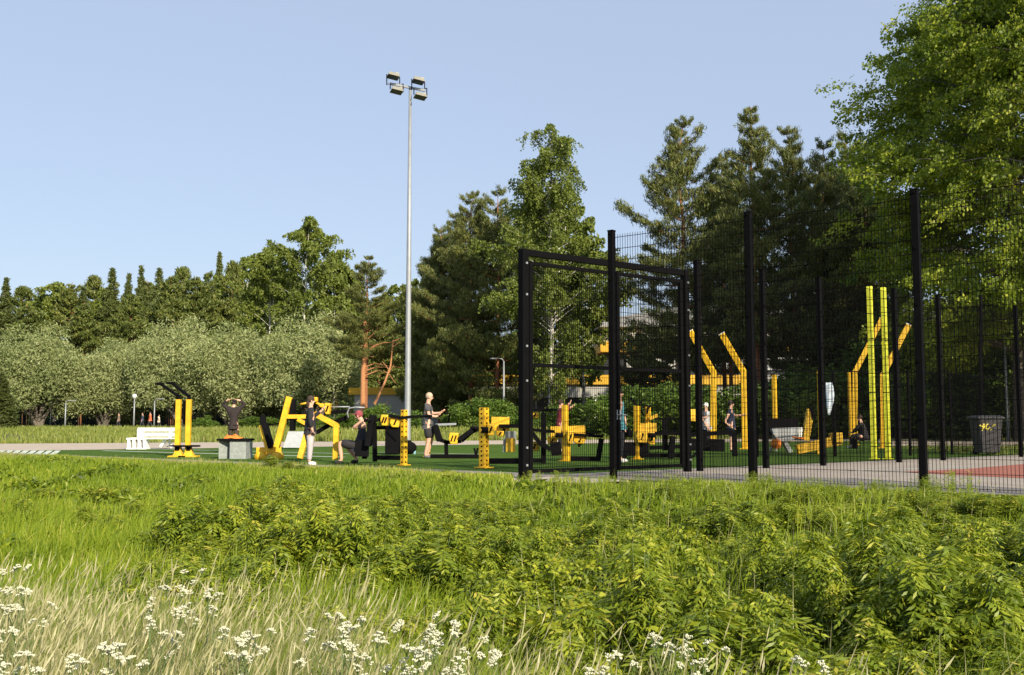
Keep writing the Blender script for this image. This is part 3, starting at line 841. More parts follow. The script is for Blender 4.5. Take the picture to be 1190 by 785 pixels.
bent(829, 0, 802, 385, 829.5, 433.5, 522, 'bent yellow post leaning left, half hidden by a fence post', 0.19)
bent(866, 0, 838.5, 388, 864.5, 433, 522, 'bent yellow post leaning left, beside the person in dark blue', 0.20, bars=((818, 388.5, 838, 388.5, 0),))
bent(994, 0, 1025, 371, 993.5, 433, 517, 'bent yellow post leaning right, behind the two lime yellow posts', 0.20)
bent(1026, 0, 1056, 378, 1026, 436, 521, 'bent yellow post leaning right, rightmost, mostly hidden by a lime yellow post', 0.19, bars=((1040, 381, 1060, 376, .2), (1053, 377, 1060, 376, 0)))
# plain thin posts
for x, yt, f, w, lab in ((899.5, 436, 518, 0.20, 'plain upright yellow post behind the grey trough machine'),
                         (951, 430, 520, 0.11, 'thin upright yellow post partly behind a fence post'),
                         (986.5, 433, 516, 0.15, 'plain upright yellow post just left of the right bent yellow post')):
    g = Rig(x, f, 'yellow_post', lab, 'post'); post(g, 'shaft', x, yt, w)
# M: grey trough machine and yellow lever machine
g = Rig(912, 526, 'hand_bike', 'grey trough shaped machine with orange crank near the thin yellow posts', 'gym machine')
mb = g.part(); mb.poly([g.p(895, 498, -.2), g.p(927, 497, -.2), g.p(925, 509, -.2), g.p(912, 514, -.2), g.p(903, 513, -.2), g.p(897, 505, -.2)], (0, 0.5, 0)); mb.build('trough', M['grayboard'], g.root, .02)
bar(g, 'top_edge', [(894, 496.5, .05), (928, 496.5, .05)], 0.06, 0.55, 'black')
bar(g, 'leg', [(911, 513, 0), (918, 526, 0)], 0.13, 0.3, 'grayboard'); bar(g, 'leg', [(900, 514, 0), (895, 525, 0)], 0.06, 0.1, 'graymetal'); bar(g, 'leg', [(900, 515, .1), (903, 525, .1)], 0.06, 0.1, 'graymetal')
m = g.part(); m.tube([g.p(900, 516, -.3), g.p(900, 516, -.1)], 0.16, 12); m.build('crank', M['orange'], g.root)
bar(g, 'white_post', [(931.5, 497, .2), (932, 508, .2)], 0.14, 0.14, 'white')
g = Rig(945, 528, 'lever_press', 'long low yellow lever machine with a slanted yellow upright', 'gym machine')
bar(g, 'beam', [(926, 522.5, 0), (976, 511.5, 0)], 0.28, 0.26, 'yellow'); bar(g, 'upright', [(936, 512, 0), (941.5, 476, 0)], 0.20, 0.2, 'yellow')
bar(g, 'foot', [(945, 520, 0), (953.5, 520, 0), (953.5, 528, 0)], 0.24, 0.2, 'yellow'); bar(g, 'end_block', [(966, 509.5, 0), (977, 508.5, 0)], 0.40, 0.3, 'yellow')
bar(g, 'under_rail', [(929, 527, .1), (960, 518.5, .1)], 0.05, 0.1); bar(g, 'pad', [(942, 474, 0), (945, 487, 0)], 0.1, 0.3, 'rubber'); bar(g, 'handle', [(920, 508.5, -.1), (934, 510, -.1)], 0.05, mat='orange', tube=True)

# P: twin lime posts in the court
for i, (x, yt, lab) in enumerate(((1014.5, 333, 'tall lime yellow square post, the left of the pair at the court edge'), (1030.5, 334.5, 'tall lime yellow square post, the right of the pair at the court edge'))):
    g = Rig(x + 1.5, 534.5, 'goal_post', lab, 'post')
    a = g.p(x - 1, yt); b = Vector((g.o.x, g.o.y, 0.02))
    a.x = g.o.x
    mb = g.part(); mb.beam(b, a, 0.128, 0.128, CY); po = mb.build('shaft', M['neon'], g.root, .008)
    mb = g.part()
    zz = 0.35
    while zz < a.z - 0.2:
        mb.box((b.x, b.y, zz), (0.134, 0.134, 0.02), CY); zz += 1.4
    mb.build('band', M['black'], po)
    mb = g.part(); mb.box((b.x, b.y, 0.035), (0.22, 0.22, 0.02), CY); mb.build('base_plate', M['neon'], po)
# basketball style black stanchion between them
# towel on the fence post
g = Rig(962, 531, 'hanging_towel', 'light blue and white towel hanging beside the fence posts', 'towel')
M['towel'] = simple('towel_cloth', (0.45, 0.58, 0.72), 0.9, scale=5, col2=(0.75, 0.77, 0.8))
vs = []; fs = []
n = 12
for i in range(n):
    t = i / (n - 1); y = 445 + 38 * t
    wv = (3.6 + 1.2 * math.sin(t * 5)) * (1 - 0.6 * max(0, t - .7) / .3)
    for j in range(5):
        x = 962 + (j / 4 * 2 - 1) * wv + math.sin(t * 4) * 1.0
        vs.append(g.p(x, y, -0.12 + 0.03 * math.sin(j * 2.2 + t * 3)))
for i in range(n - 1):
    for j in range(4): fs.append((i * 5 + j, i * 5 + j + 1, (i + 1) * 5 + j + 1, (i + 1) * 5 + j))
mb = g.part(); mb.add(vs, fs, True); o = mb.build('cloth', M['towel'], g.root); sd = o.modifiers.new('solid', 'SOLIDIFY'); sd.thickness = 0.012
bar(g, 'hook_rail', [(957, 444.5, -.1), (968, 444.5, -.1)], 0.03, tube=True)
bar(g, 'stand', [(968, 444.5, -.1), (968, 531, -.1)], 0.04, tube=True)

# Q: wheeled bin with yellow scrawl
g = Rig(1147, 528.5, 'wheelie_bin', 'dark grey wheeled rubbish bin with yellow scrawl at the court edge', 'bin')
M['bin'] = simple('bin_plastic', (0.05, 0.048, 0.052), 0.55, var=0.15)
M['scrawl'] = simple('yellow_scrawl', (0.85, 0.72, 0.10), 0.6)
mb = g.part(); k = g.k
hb = (528.5 - 487) * k
def ring(z, hw, hd, c=g.o): return [c + Vector((sx * hw, sy * hd, z)) for sx, sy in ((-1, -1), (1, -1), (1, 1), (-1, 1))]
a = ring(0.06, 10.6 * k, 0.27); b = ring(hb, 13.6 * k, 0.36)
mb.add(a + b, [(3, 2, 1, 0), (0, 1, 5, 4), (1, 2, 6, 5), (2, 3, 7, 6), (3, 0, 4, 7), (4, 5, 6, 7)]); mb.build('body', M['bin'], g.root, .03)
mb = g.part()
a = ring(hb + 0.0, 15.8 * k, 0.41); b = ring(hb + 0.035, 15.6 * k, 0.41); c = ring(hb + 0.10, 12 * k, 0.30)
mb.add(a + b + c, [(3, 2, 1, 0), (0, 1, 5, 4), (1, 2, 6, 5), (2, 3, 7, 6), (3, 0, 4, 7), (4, 5, 9, 8), (5, 6, 10, 9), (6, 7, 11, 10), (7, 4, 8, 11), (8, 9, 10, 11)]); mb.build('lid', M['bin'], g.root, .012)
for sx in (-1, 1):
    mb = g.part(); mb.tube([g.o + Vector((sx * 9.5 * k - .03, .24, .1)), g.o + Vector((sx * 9.5 * k + .03, .24, .1))], 0.1, 14); mb.build('wheel', M['rubber'], g.root)
mb = g.part(); mb.tube([g.o + Vector((-10 * k, .46, hb - .04)), g.o + Vector((10 * k, .46, hb - .04))], 0.02, 8); mb.build('handle', M['bin'], g.root)
mb = g.part()
def stroke(pts, w=0.042):
    for (x0, y0), (x1, y1) in zip(pts[:-1], pts[1:]):
        f = lambda x, y: Vector((g.o.x + (x - 1147) * k, g.o.y - (0.27 + 0.09 * ((528.5 - y) * k - .06) / (hb - .06)) - 0.006, (528.5 - y) * k))
        mb.beam(f(x0, y0), f(x1, y1), w, 0.008, 0)
stroke([(1133.5, 494.5), (1136.5, 495.3), (1138, 497)]); stroke([(1138.4, 492.6), (1138.3, 497.6), (1137, 499.3), (1135.6, 500.4)])
stroke([(1143.6, 493.2), (1141.8, 493.6), (1140.9, 496), (1141.4, 498.8), (1143, 499.4), (1144.7, 497.8), (1144.8, 496.2), (1143.3, 496.4)], .036)
stroke([(1146.4, 499.0), (1147, 499.8)], .05); stroke([(1148.3, 495.6), (1149.7, 494.2), (1151.6, 493.7)])
mb.build('scrawl', M['scrawl'], g.root)

# thin dark post behind the bin
g = Rig(1140, 521, 'fence_post', 'tall dark post standing alone behind the rubbish bin', 'post')
bar(g, 'shaft', [(1140, 344), (1140, 521)], 0.10, 0.10); 
m = g.part(); m.box(g.p(1140, 343.5), (0.12, 0.12, 0.03)); m.build('cap', M['black'], g.root)

# street lamps
def lamp(px, foot_y, top_y, Y, label, kind):
    o = XY(px, Y, 0); z = P(px, top_y, Y).z; z0 = float(hgt(o.x, Y)) - .05
    r = empty('street_lamp', o, label, 'street lamp')
    mb = MB(o); mb.tube([o + Vector((0, 0, z0)), o + Vector((0, 0, z * .5)), o + Vector((0, 0, z))], [0.09, 0.075, 0.055], 8); mb.build('pole', M['graymetal'], r)
    if kind == 'globe':
        mb = MB(o); mb.ball(o + Vector((0, 0, z + .2)), 0.22, 12, 8); mb.build('globe', M['white'], r)
        mb = MB(o); mb.tube([o + Vector((0, 0, z - .08)), o + Vector((0, 0, z))], [0.06, .14], 8); mb.build('collar', M['graymetal'], r)
    else:
        s = -1 if kind == 'left' else 1
        mb = MB(o); mb.tube([o + Vector((0, 0, z)), o + Vector((s * .15, 0, z + .18)), o + Vector((s * .6, 0, z + .22))], 0.035, 8); mb.build('arm', M['graymetal'], r)
        mb = MB(o); mb.box(o + Vector((s * .78, 0, z + .2)), (0.5, 0.2, 0.09)); mb.build('lamp_head', M['graymetal'], r, .02)
lamp(157, 497, 463, 100, 'thin lamp post with a white globe in front of the willows', 'globe')
lamp(77.5, 497, 468, 104, 'thin lamp post below the willows at the left, near the walker in white', 'right')
lamp(180.5, 490, 466, 108, 'thin lamp post partly behind the walkers on the left', 'right')
lamp(585.5, 495, 420, 76, 'thin grey lamp post with a short arm just left of the gate', 'left')
lamp(1169.5, 492, 392, 52, 'thin grey lamp post behind the rubbish bin on the right', 'left')
lamp(1040.3, 500, 405, 56, 'thin grey lamp post behind the lime yellow posts', 'right')

# ------------------------------------------------------------------ people
CL = {}
def cloth(name, c):
    if name not in CL: CL[name] = simple(name + '_cloth', c, 0.85, var=0.12, scale=12, bump=0.3, bscale=15)
    return CL[name]
BASE = dict(pel=(0, 0, .93), bel=(0, 0, 1.08), che=(0, 0, 1.28), nek=(0.0, 0, 1.48), hlo=(0.02, 0, 1.57), hhi=(0.015, 0, 1.68), nose=(.115, 0, 1.61), brow=(.07, 0, 1.66),
            sL=(0, .17, 1.41), eL=(-.02, .22, 1.13), wL=(.04, .23, .88), hL=(.07, .23, .79),
            sR=(0, -.17, 1.41), eR=(-.02, -.22, 1.13), wR=(.04, -.23, .88), hR=(.07, -.23, .79),
            pL=(0, .09, .90), kL=(.01, .10, .49), aL=(-.02, .11, .085), tL=(.14, .12, .035),
            pR=(0, -.09, .90), kR=(.01, -.10, .49), aR=(-.02, -.11, .085), tR=(.14, -.12, .035))
EDGES = [('pel', 'bel', 0), ('bel', 'che', 0), ('che', 'nek', 0), ('nek', 'hlo', 0), ('hlo', 'hhi', 0), ('hlo', 'nose', 0), ('che', 'sL', 0), ('sL', 'eL', 0), ('eL', 'wL', 0), ('wL', 'hL', 0),
         ('che', 'sR', 0), ('sR', 'eR', 0), ('eR', 'wR', 0), ('wR', 'hR', 0), ('pel', 'pL', 0), ('pL', 'kL', 0), ('kL', 'aL', 0), ('aL', 'tL', 0), ('pel', 'pR', 0), ('pR', 'kR', 0), ('kR', 'aR', 0), ('aR', 'tR', 0)]
RAD = dict(pel=.13, bel=.12, che=.14, nek=.055, hlo=.075, hhi=.082, nose=.012, brow=.02, s=.060, e=.047, w=.032, h=.034, p=.10, k=.066, a=.042, t=.034)
def rad(n): return RAD.get(n) or RAD[n[0]]
def skin_obj(name, pts, edges, mat, parent, root):
    names = list(pts)
    me = bpy.data.meshes.new(name)
    me.from_pydata([pts[n][0] for n in names], [(names.index(a), names.index(b)) for a, b in edges], [])
    o = link_mesh(name, me, mat, parent)
    m = o.modifiers.new('skin', 'SKIN'); m.use_smooth_shade = True
    m.branch_smoothing = 0.6
    sv = me.skin_vertices[0].data
    for i, n in enumerate(names):
        r = pts[n][1]; sv[i].radius = (r, r) if not isinstance(r, tuple) else r
        sv[i].use_root = n in root
    s = o.modifiers.new('sub', 'SUBSURF'); s.levels = 1; s.render_levels = 1
    return o
def person(px, Y, yaw, h, label, J=None, top=('black', (0.012,) * 3, 'long'), bottom=('black', (0.012,) * 3, 'long'), shoes=(0.8, 0.8, 0.8), hair=(0.03, 0.02, 0.012), cap=None, z0=0.0, group=None, fingers=True, skin=None, longhair=False):
    o = XY(px, Y, z0)
    r = empty('person', o, label, 'person', group, yaw)
    s = h / 1.76
    Jn = dict(BASE)
    if J: Jn.update(J)
    pts = {n: (tuple(np.array(v) * s), rad(n) * s) for n, v in Jn.items() if n != 'brow'}
    edges = [(a, b) for a, b, _ in EDGES]
    roots = ['pel']
    if fingers:
        for S in 'LR':
            w_ = np.array(Jn['w' + S]); hh = np.array(Jn['h' + S]); d = unit((hh - w_)[None])[0]
            sd = unit(np.cross(d, [0, 0.3, 1.0] if abs(d[2]) < .8 else [1, 0, 0])[None])[0]
            nn = np.cross(sd, d)
            for k in range(5):
                if k < 4:
                    b0 = hh + sd * (k - 1.5) * .019; ln = (.075, .085, .08, .062)[k]
                    b1 = b0 + d * ln * .6 + nn * .008; b2 = b0 + d * ln + nn * .03
                else:
                    b0 = w_ + (hh - w_) * .5 + sd * .025; b1 = b0 + sd * .035 + d * .03; b2 = b1 + d * .035 + nn * .01
                nm = [f'f{S}{k}{q}' for q in range(3)]
                for q, b in zip(nm, (b0, b1, b2)): pts[q] = (tuple(b * s), .0085 * s)
                edges += [(nm[0], nm[1]), (nm[1], nm[2])]; roots.append(nm[0])
    skin_obj('body', pts, edges, skin or M['skin'], r, roots)
    g_ = lambda n, f: (tuple(np.array(Jn[n]) * s), rad(n) * s * f)
    def lerpj(a, b, t, f): return (tuple((np.array(Jn[a]) * (1 - t) + np.array(Jn[b]) * t) * s), (rad(a) * (1 - t) + rad(b) * t) * s * f)
    ex = 1.16
    hem = tuple((np.array(Jn['pel']) * 1.22 - np.array(Jn['bel']) * .22) * s)
    tp = {'hem': (hem, .142 * s), 'pel': g_('pel', 1.22), 'bel': g_('bel', 1.38), 'che': g_('che', 1.25), 'nk': lerpj('che', 'nek', .78, 1.3)}
    te = [('hem', 'pel'), ('pel', 'bel'), ('bel', 'che'), ('che', 'nk')]
    for S in 'LR':
        tp['s' + S] = g_('s' + S, 1.55); te.append(('che', 's' + S))
        if top[2] == 'long':
            tp['e' + S] = g_('e' + S, 1.4); tp['w' + S] = g_('w' + S, 1.5); te += [('s' + S, 'e' + S), ('e' + S, 'w' + S)]
        else:
            tp['e' + S] = lerpj('s' + S, 'e' + S, .75, 1.5); te += [('s' + S, 'e' + S)]
    skin_obj('shirt', tp, te, cloth(top[0], top[1]), r, ['pel'])
    tp = {'pel': g_('pel', 1.12), 'blw': lerpj('pel', 'bel', .75, 1.05)}; te = [('pel', 'blw')]
    for S in 'LR':
        tp['p' + S] = g_('p' + S, 1.28); te.append(('pel', 'p' + S))
        if bottom[2] == 'long':
            tp['k' + S] = g_('k' + S, 1.3); tp['a' + S] = lerpj('k' + S, 'a' + S, .93, 1.45); te += [('p' + S, 'k' + S), ('k' + S, 'a' + S)]
        else:
            tp['k' + S] = lerpj('p' + S, 'k' + S, .98, 1.7); te += [('p' + S, 'k' + S)]
    skin_obj('trousers' if bottom[2] == 'long' else 'shorts', tp, te, cloth(bottom[0], bottom[1]), r, ['pel'])
    shm = cloth('shoe%02d%02d%02d' % tuple(int(c * 99) for c in shoes), shoes)
    for S in 'LR':
        a, t = np.array(Jn['a' + S]), np.array(Jn['t' + S])
        heel = a + (0, 0, -.035) - unit((t - a)[None])[0] * .03
        skin_obj('shoe', {'h': (tuple(heel * s), .05 * s), 'a': (tuple((a * .5 + t * .5 + (0, 0, -.01)) * s), .05 * s), 't': (tuple((t + (0.03, 0, .005)) * s), .038 * s)}, [('h', 'a'), ('a', 't')], shm, r, ['h'])
    hm = MB((0, 0, 0))
    c = (np.array(Jn['hlo']) * .35 + np.array(Jn['hhi']) * .65); f = np.array(Jn['nose']) - np.array(Jn['hlo']); f[2] = 0; f = unit(f[None])[0]
    c = c - f * .018 + (0, 0, .014)
    hc = (cap or hair)
    hm.ball(Vector(c * s), (.098 * s, .088 * s, .10 * s), 12, 8)
    if longhair: hm.ball(Vector((c - f * .06 + np.array((0, 0, -.1))) * s), (.05 * s, .055 * s, .13 * s), 8, 6)
    if cap:
        hm.beam(Vector((c + f * .07 + (0, 0, .005)) * s), Vector((c + f * .165) * s), .13 * s, .012 * s, 1.57)
    hm.build('cap' if cap else 'hair', cloth('head%02d%02d%02d' % tuple(int(q * 99) for q in hc), hc), r)
    lat = np.array((-f[1], f[0], 0)); hh = np.array(Jn['hlo']) * .55 + np.array(Jn['hhi']) * .45
    if fingers:
        for q in (-1, 1):
            eye = MB((0, 0, 0)); eye.ball(Vector((hh + f * .072 + lat * q * .03) * s), .010 * s, 6, 4); eye.build('eye', M['black'], r)
            ear = MB((0, 0, 0)); ear.ball(Vector((hh - (0, 0, .015) + lat * q * .079) * s), (.018 * s, .01 * s, .028 * s), 6, 5); ear.build('ear', skin or M['skin'], r)
    return r
# 1 woman, black top and grey trousers, seen from the side (x forward = screen right)
person(361.5, G(361, 541).y, R(15), 1.60, 'woman in a black top and light grey trousers standing beside the large slanting yellow frame',
       dict(eL=(.06, .2, 1.2), wL=(.26, .16, 1.35), hL=(.33, .14, 1.42), eR=(-.03, -.24, 1.14), wR=(.02, -.25, .92), hR=(.05, -.25, .85), kL=(.02, .08, .49), kR=(.0, -.08, .49), aL=(-.02, .08, .085), tL=(.13, .09, .035), aR=(-.02, -.08, .085), tR=(.13, -.09, .035)),
       ('blacktop', (.014, .014, .018), 'long'), ('greytrousers', (.42, .39, .41), 'long'), (.85, .85, .85), hair=(.05, .03, .02), longhair=True)
# 2 seated person facing left
person(421, G(417, 540).y + .05, R(180), 1.74, 'person in dark clothes and red cap seated in the black press machine',
       dict(pel=(.05, 0, .43), bel=(0.0, 0, .58), che=(-.05, 0, .80), nek=(-.0, 0, 1.02), hlo=(.07, 0, 1.10), hhi=(.10, 0, 1.20), nose=(.175, 0, 1.10),
            sL=(-.03, .17, .94), eL=(.16, .25, .86), wL=(-.02, .32, 1.0), hL=(-.1, .32, 1.03), sR=(-.03, -.17, .94), eR=(.18, -.27, .9), wR=(0, -.33, 1.04), hR=(-.08, -.33, 1.06),
            pL=(.08, .09, .42), kL=(.50, .14, .52), aL=(.44, .14, .10), tL=(.58, .14, .04), pR=(.08, -.10, .42), kR=(.46, -.22, .50), aR=(.12, -.24, .10), tR=(.26, -.26, .04)),
       ('darkshirt', (.018, .02, .035), 'short'), ('darkshorts', (.02, .018, .022), 'short'), (.02, .02, .02), hair=(.12, .03, .03), cap=(.25, .05, .06))
# 3 man grey shirt
person(497.5, G(498, 533).y, R(0), 1.80, 'bald man in grey T-shirt and dark shorts holding the machine handles',
       dict(eL=(.10, .22, 1.18), wL=(.30, .17, 1.20), hL=(.38, .16, 1.24), eR=(.04, -.24, 1.14), wR=(.22, -.16, 1.10), hR=(.29, -.13, 1.13), hlo=(.05, 0, 1.57), hhi=(.05, 0, 1.67), nose=(.145, 0, 1.6),
            kL=(.09, .10, .49), aL=(-.02, .11, .085), tL=(.13, .12, .035), kR=(.04, -.1, .49), aR=(-.06, -.11, .085), tR=(.10, -.12, .035)),
       ('greyshirt', (.06, .063, .07), 'short'), ('blackshorts', (.022, .020, .024), 'short'), (.12, .12, .12), hair=(.50, .36, .26))
# 4 person behind the plinth, seen from the back, arms behind the head
person(272.5, 32.6, R(90), 1.74, 'person in dark brown hoodie with hands behind the head, behind the concrete box',
       dict(eL=(.0, .37, 1.55), wL=(-.07, .20, 1.68), hL=(-.10, .10, 1.70), eR=(.0, -.37, 1.55), wR=(-.07, -.20, 1.68), hR=(-.10, -.10, 1.70), sL=(0, .2, 1.45), sR=(0, -.2, 1.45), hlo=(.06, 0, 1.55), hhi=(.08, 0, 1.62), nose=(.15, 0, 1.54)),
       ('brownhoodie', (.022, .014, .014), 'long'), ('browntrousers', (.05, .035, .025), 'long'), (.03, .03, .03), hair=(.03, .02, .015))
# 5 red shirt
person(651, 33.5, R(0), 1.72, 'person in a dark red shirt behind the yellow post machine in the gate, arms raised',
       dict(eL=(.2, .22, 1.35), wL=(.36, .16, 1.5), hL=(.43, .14, 1.53), eR=(.16, -.26, 1.42), wR=(.28, -.2, 1.6), hR=(.33, -.18, 1.66)),
       ('redshirt', (.16, .018, .03), 'long'), ('darktrousers', (.015, .015, .02), 'long'), (.3, .3, .3), hair=(.04, .02, .015))
# 6 teal
person(719, 25.0, R(-25), 1.82, 'young man in a teal shirt and dark trousers standing behind the corner fence post',
       dict(eL=(.02, .22, 1.14), wL=(.1, .22, .92)), ('tealshirt', (.06, .22, .27), 'short'), ('navytrousers', (.015, .018, .03), 'long'), (.7, .7, .7), hair=(.02, .014, .01))
# 7 white cap person
person(820, 35.5, R(200), 1.66, 'person in white cap and pale top beside the left bent yellow post',
       dict(eL=(.12, .22, 1.2), wL=(.3, .18, 1.2)), ('whitetop', (.5, .5, .5), 'short'), ('blackpants', (.012, .012, .014), 'long'), (.8, .8, .8), cap=(.75, .74, .7))
# 8 dark blue person
person(848.5, 33.5, R(-10), 1.70, 'person in dark blue T-shirt and shorts between the two bent yellow posts',
       dict(eL=(.12, .24, 1.22), wL=(.36, .2, 1.24), hL=(.44, .2, 1.25), eR=(-.12, -.3, 1.2), wR=(-.2, -.33, 1.0)), ('navyshirt', (.02, .028, .06), 'short'), ('navyshorts', (.015, .02, .045), 'short'), (.1, .1, .1), hair=(.03, .02, .012))
# 9 bench person on right
person(1003, 37.5, R(150), 1.70, 'person in black sitting behind the right hand bent yellow post',
       dict(pel=(0, 0, .48), bel=(.02, 0, .62), che=(.08, 0, .84), nek=(.12, 0, 1.02), hlo=(.17, 0, 1.12), hhi=(.18, 0, 1.22), nose=(.27, 0, 1.15), sL=(.1, .17, .96), eL=(.26, .22, .76), wL=(.42, .15, .62), hL=(.48, .12, .6), sR=(.1, -.17, .96), eR=(.26, -.22, .76), wR=(.42, -.15, .62), hR=(.48, -.12, .6),
            pL=(.04, .1, .46), kL=(.45, .14, .50), aL=(.45, .14, .10), tL=(.6, .14, .04), pR=(.04, -.1, .46), kR=(.45, -.14, .50), aR=(.45, -.14, .10), tR=(.6, -.14, .04)),
       ('blackjumper', (.014, .012, .014), 'long'), ('blackjeans', (.014, .014, .018), 'long'), (.3, .3, .3), hair=(.05, .03, .02))
g = Rig(1003, 514, 'rest_stool', 'low black bench under the person sitting on the right', 'bench'); g.o = XY(1003, 37.5)
g.root.location = g.o
mb = MB(g.o); mb.box(g.o + Vector((0, .0, .35)), (0.9, 0.42, .07)); mb.build('seat', M['rubber'], g.root, .01)
for sx in (-.36, .36):
    mb = MB(g.o); mb.box(g.o + Vector((sx, 0, .16)), (0.07, 0.36, .32)); mb.build('leg', M['black'], g.root)
# far walkers
def walk(px, Y, yaw, h, label, top, cap=None, bottom=('darkpants', (.02, .02, .03), 'long')):
    x = (px - 595) / FPX * Y
    person(px, Y, yaw, h, label, dict(kL=(.14, .1, .5), aL=(.18, .11, .09), tL=(.34, .11, .05), kR=(-.02, -.1, .49), aR=(-.26, -.11, .12), tR=(-.12, -.11, .05), eL=(-.1, .24, 1.15), wL=(-.05, .25, .93), hL=(-.03, .25, .85), eR=(.06, -.24, 1.15), wR=(.2, -.25, .98), hR=(.25, -.25, .92)),
           top, bottom, (.6, .6, .6), cap=cap, z0=float(hgt(x, Y)), fingers=False)
walk(65, 116, R(180), 1.72, 'far walker in a white shirt under the left willows', ('farwhite', (.75, .76, .8), 'short'))
walk(176, 106, R(180), 1.75, 'far walker in an orange red jacket under the willows', ('farorange', (.75, .16, .06), 'long'))
walk(167, 107, R(180), 1.70, 'far walker in dark blue clothes just left of the one in orange', ('farnavy', (.03, .05, .09), 'long'))
walk(186, 106, R(0), 1.45, 'far walker in a cream top just right of the one in orange', ('farcream', (.7, .65, .5), 'short'))
walk(139.5, 110, R(180), 1.7, 'far walker in brown clothes left of the globe lamp', ('farbrown', (.2, .15, .12), 'long'))
# ------------------------------------------------------------------ trees
def trunk_mesh(name, h, r0, r1, g, lean=0.0, wig=0.25, limbs=(), z0=-0.3, n=9):
    mb = MB((0, 0, 0)); k = 9
    pts = [Vector((lean * (i / k) ** 1.5 * h + wig * g.uniform(-1, 1) * (i / k), wig * g.uniform(-1, 1) * (i / k), z0 + (h - z0) * i / k)) for i in range(k + 1)]
    rs = [r0 * (1.25 if i == 0 else 1) * (1 - i / k) + r1 * i / k for i in range(k + 1)]
    mb.tube(pts, rs, n)
    def at(z):
        t = max(0, min(0.999, (z - z0) / (h - z0))) * k; i = int(t); f = t - i
        return pts[i].lerp(pts[i + 1], f), rs[i] * (1 - f) + rs[i + 1] * f
    return mb, at
def cards_around(P0, n_each, spread, ln, wd, g, up=0.2, droop=None, outward=None):
    """n_each leaves round every point of P0"""
    N = len(P0)
    C = np.repeat(P0, n_each, 0) + g.normal(size=(N * n_each, 3)) * np.asarray(spread)
    D = rand_unit(N * n_each, g)
    if outward is not None: D = unit(D + np.repeat(outward, n_each, 0))
    D[:, 2] += up
    D = unit(D)
    S = unit(np.cross(D, rand_unit(N * n_each, g)))
    sc = g.uniform(.7, 1.3, (N * n_each, 1))
    return C, D * ln / 2 * sc, S * wd / 2 * sc
def finish_tree(kind, mb, bark, V, rnd, leaf, extra=None):
    """returns (trunk mesh, crown mesh) with their materials"""
    tmp = mb.build('trunk', bark)
    tm = tmp.data; bpy.data.objects.remove(tmp)
    cm = quads_mesh('crown', V, rnd); cm.materials.append(leaf)
    return tm, cm
def branch_tube(mb, pts, r0, r1, n=5):
    k = len(pts) - 1
    mb.tube(pts, [r0 * (1 - i / k) + r1 * i / k for i in range(k + 1)], n, caps=False)

def make_pine(seed, h=20, base=0.3, w=4.5, dens=1.0, card=0.30, cw=0.07, r0=.28, shape='pine', bare=0, tufts=7, kk=11):
    g = np.random.default_rng(seed); rr = random.Random(seed)
    mb, at = trunk_mesh('t', h * .985, r0, .03, rr, 0, 0.012 * h)
    T = []; O = []; B = []; SZ = []
    z = h * base
    while z < h * .985:
        f = (z - h * base) / (h * (1 - base))
        if shape == 'pine': prof = w * 1.12 * min(1, (0.78 + .4 * math.sin(min(1, f * 1.35) * math.pi * .75)) * (1 - f) ** .80 + .05)
        elif shape == 'spruce': prof = w * ((1 - f) ** .85 + .02)
        else: prof = w * (1 - f) ** .5
        nb = rr.randint(3, 5) if shape == 'pine' else 6
        a0 = rr.uniform(0, 6.28)
        for b in range(nb):
            L = prof * rr.uniform(.55, 1.12)
            if rr.random() < .12 and shape == 'pine': L *= .35
            az = a0 + b * 6.283 / nb + rr.uniform(-.5, .5)
            rise = (-.18 + .75 * f) if shape == 'pine' else (-.35 + .5 * f)
            p, r = at(z)
            pts = []
            for i in range(5):
                t = i / 4
                zz = rise * L * t + (.22 * L * t * t if shape == 'pine' else .16 * L * t * t) - .04 * L * math.sin(t * 3)
                pts.append(p + Vector((math.cos(az) * L * t, math.sin(az) * L * t, zz)))
            branch_tube(mb, pts, max(.02, r * .33), .008, 4)
            nt = max(3, int(L * tufts * dens))
            for q in range(nt):
                t = rr.uniform(.22, 1) ** .75
                i = min(3, int(t * 4)); c = pts[i].lerp(pts[i + 1], t * 4 - i)
                sp = L * (.30 * math.sin(t * math.pi * .85) + .05)
                s = rr.uniform(-1, 1) * sp
                c = c + Vector((-math.sin(az) * s, math.cos(az) * s, rr.uniform(-.05, .12) * L * .6 + abs(s) * .1 + (rr.uniform(-.45, .35) if shape == 'spruce' else 0)))
                SZ.append(max(.55, min(1, L / 1.1))); T.append(c); O.append((math.cos(az) * .5, math.sin(az) * .5, .55 if shape == 'pine' else -.1)); B.append(rr.uniform(-.12, .12))
        z += (h * .036 if shape == 'pine' else h * .019) * rr.uniform(.7, 1.3)
    T = np.array([tuple(t) for t in T]); O = np.array(O); B = np.array(B)
    k = kk
    # each tuft: needles bundled round a shoot
    sh = card * .75
    SZ = np.repeat(np.array(SZ), k)[:, None]
    C, L_, W_ = cards_around(T, k, 0.0, card, cw, g, .25, outward=O * 1.3)
    C = C + g.normal(size=C.shape) * np.array([sh * .55, sh * .55, sh * .33]) * SZ; L_ = L_ * np.sqrt(SZ); W_ = W_ * np.sqrt(SZ)
    V = diamonds(C, L_, W_)
    rnd = np.clip(.45 + np.repeat(B, k) + g.normal(0, .17, len(V)), 0, 1)
    return mb, V, rnd
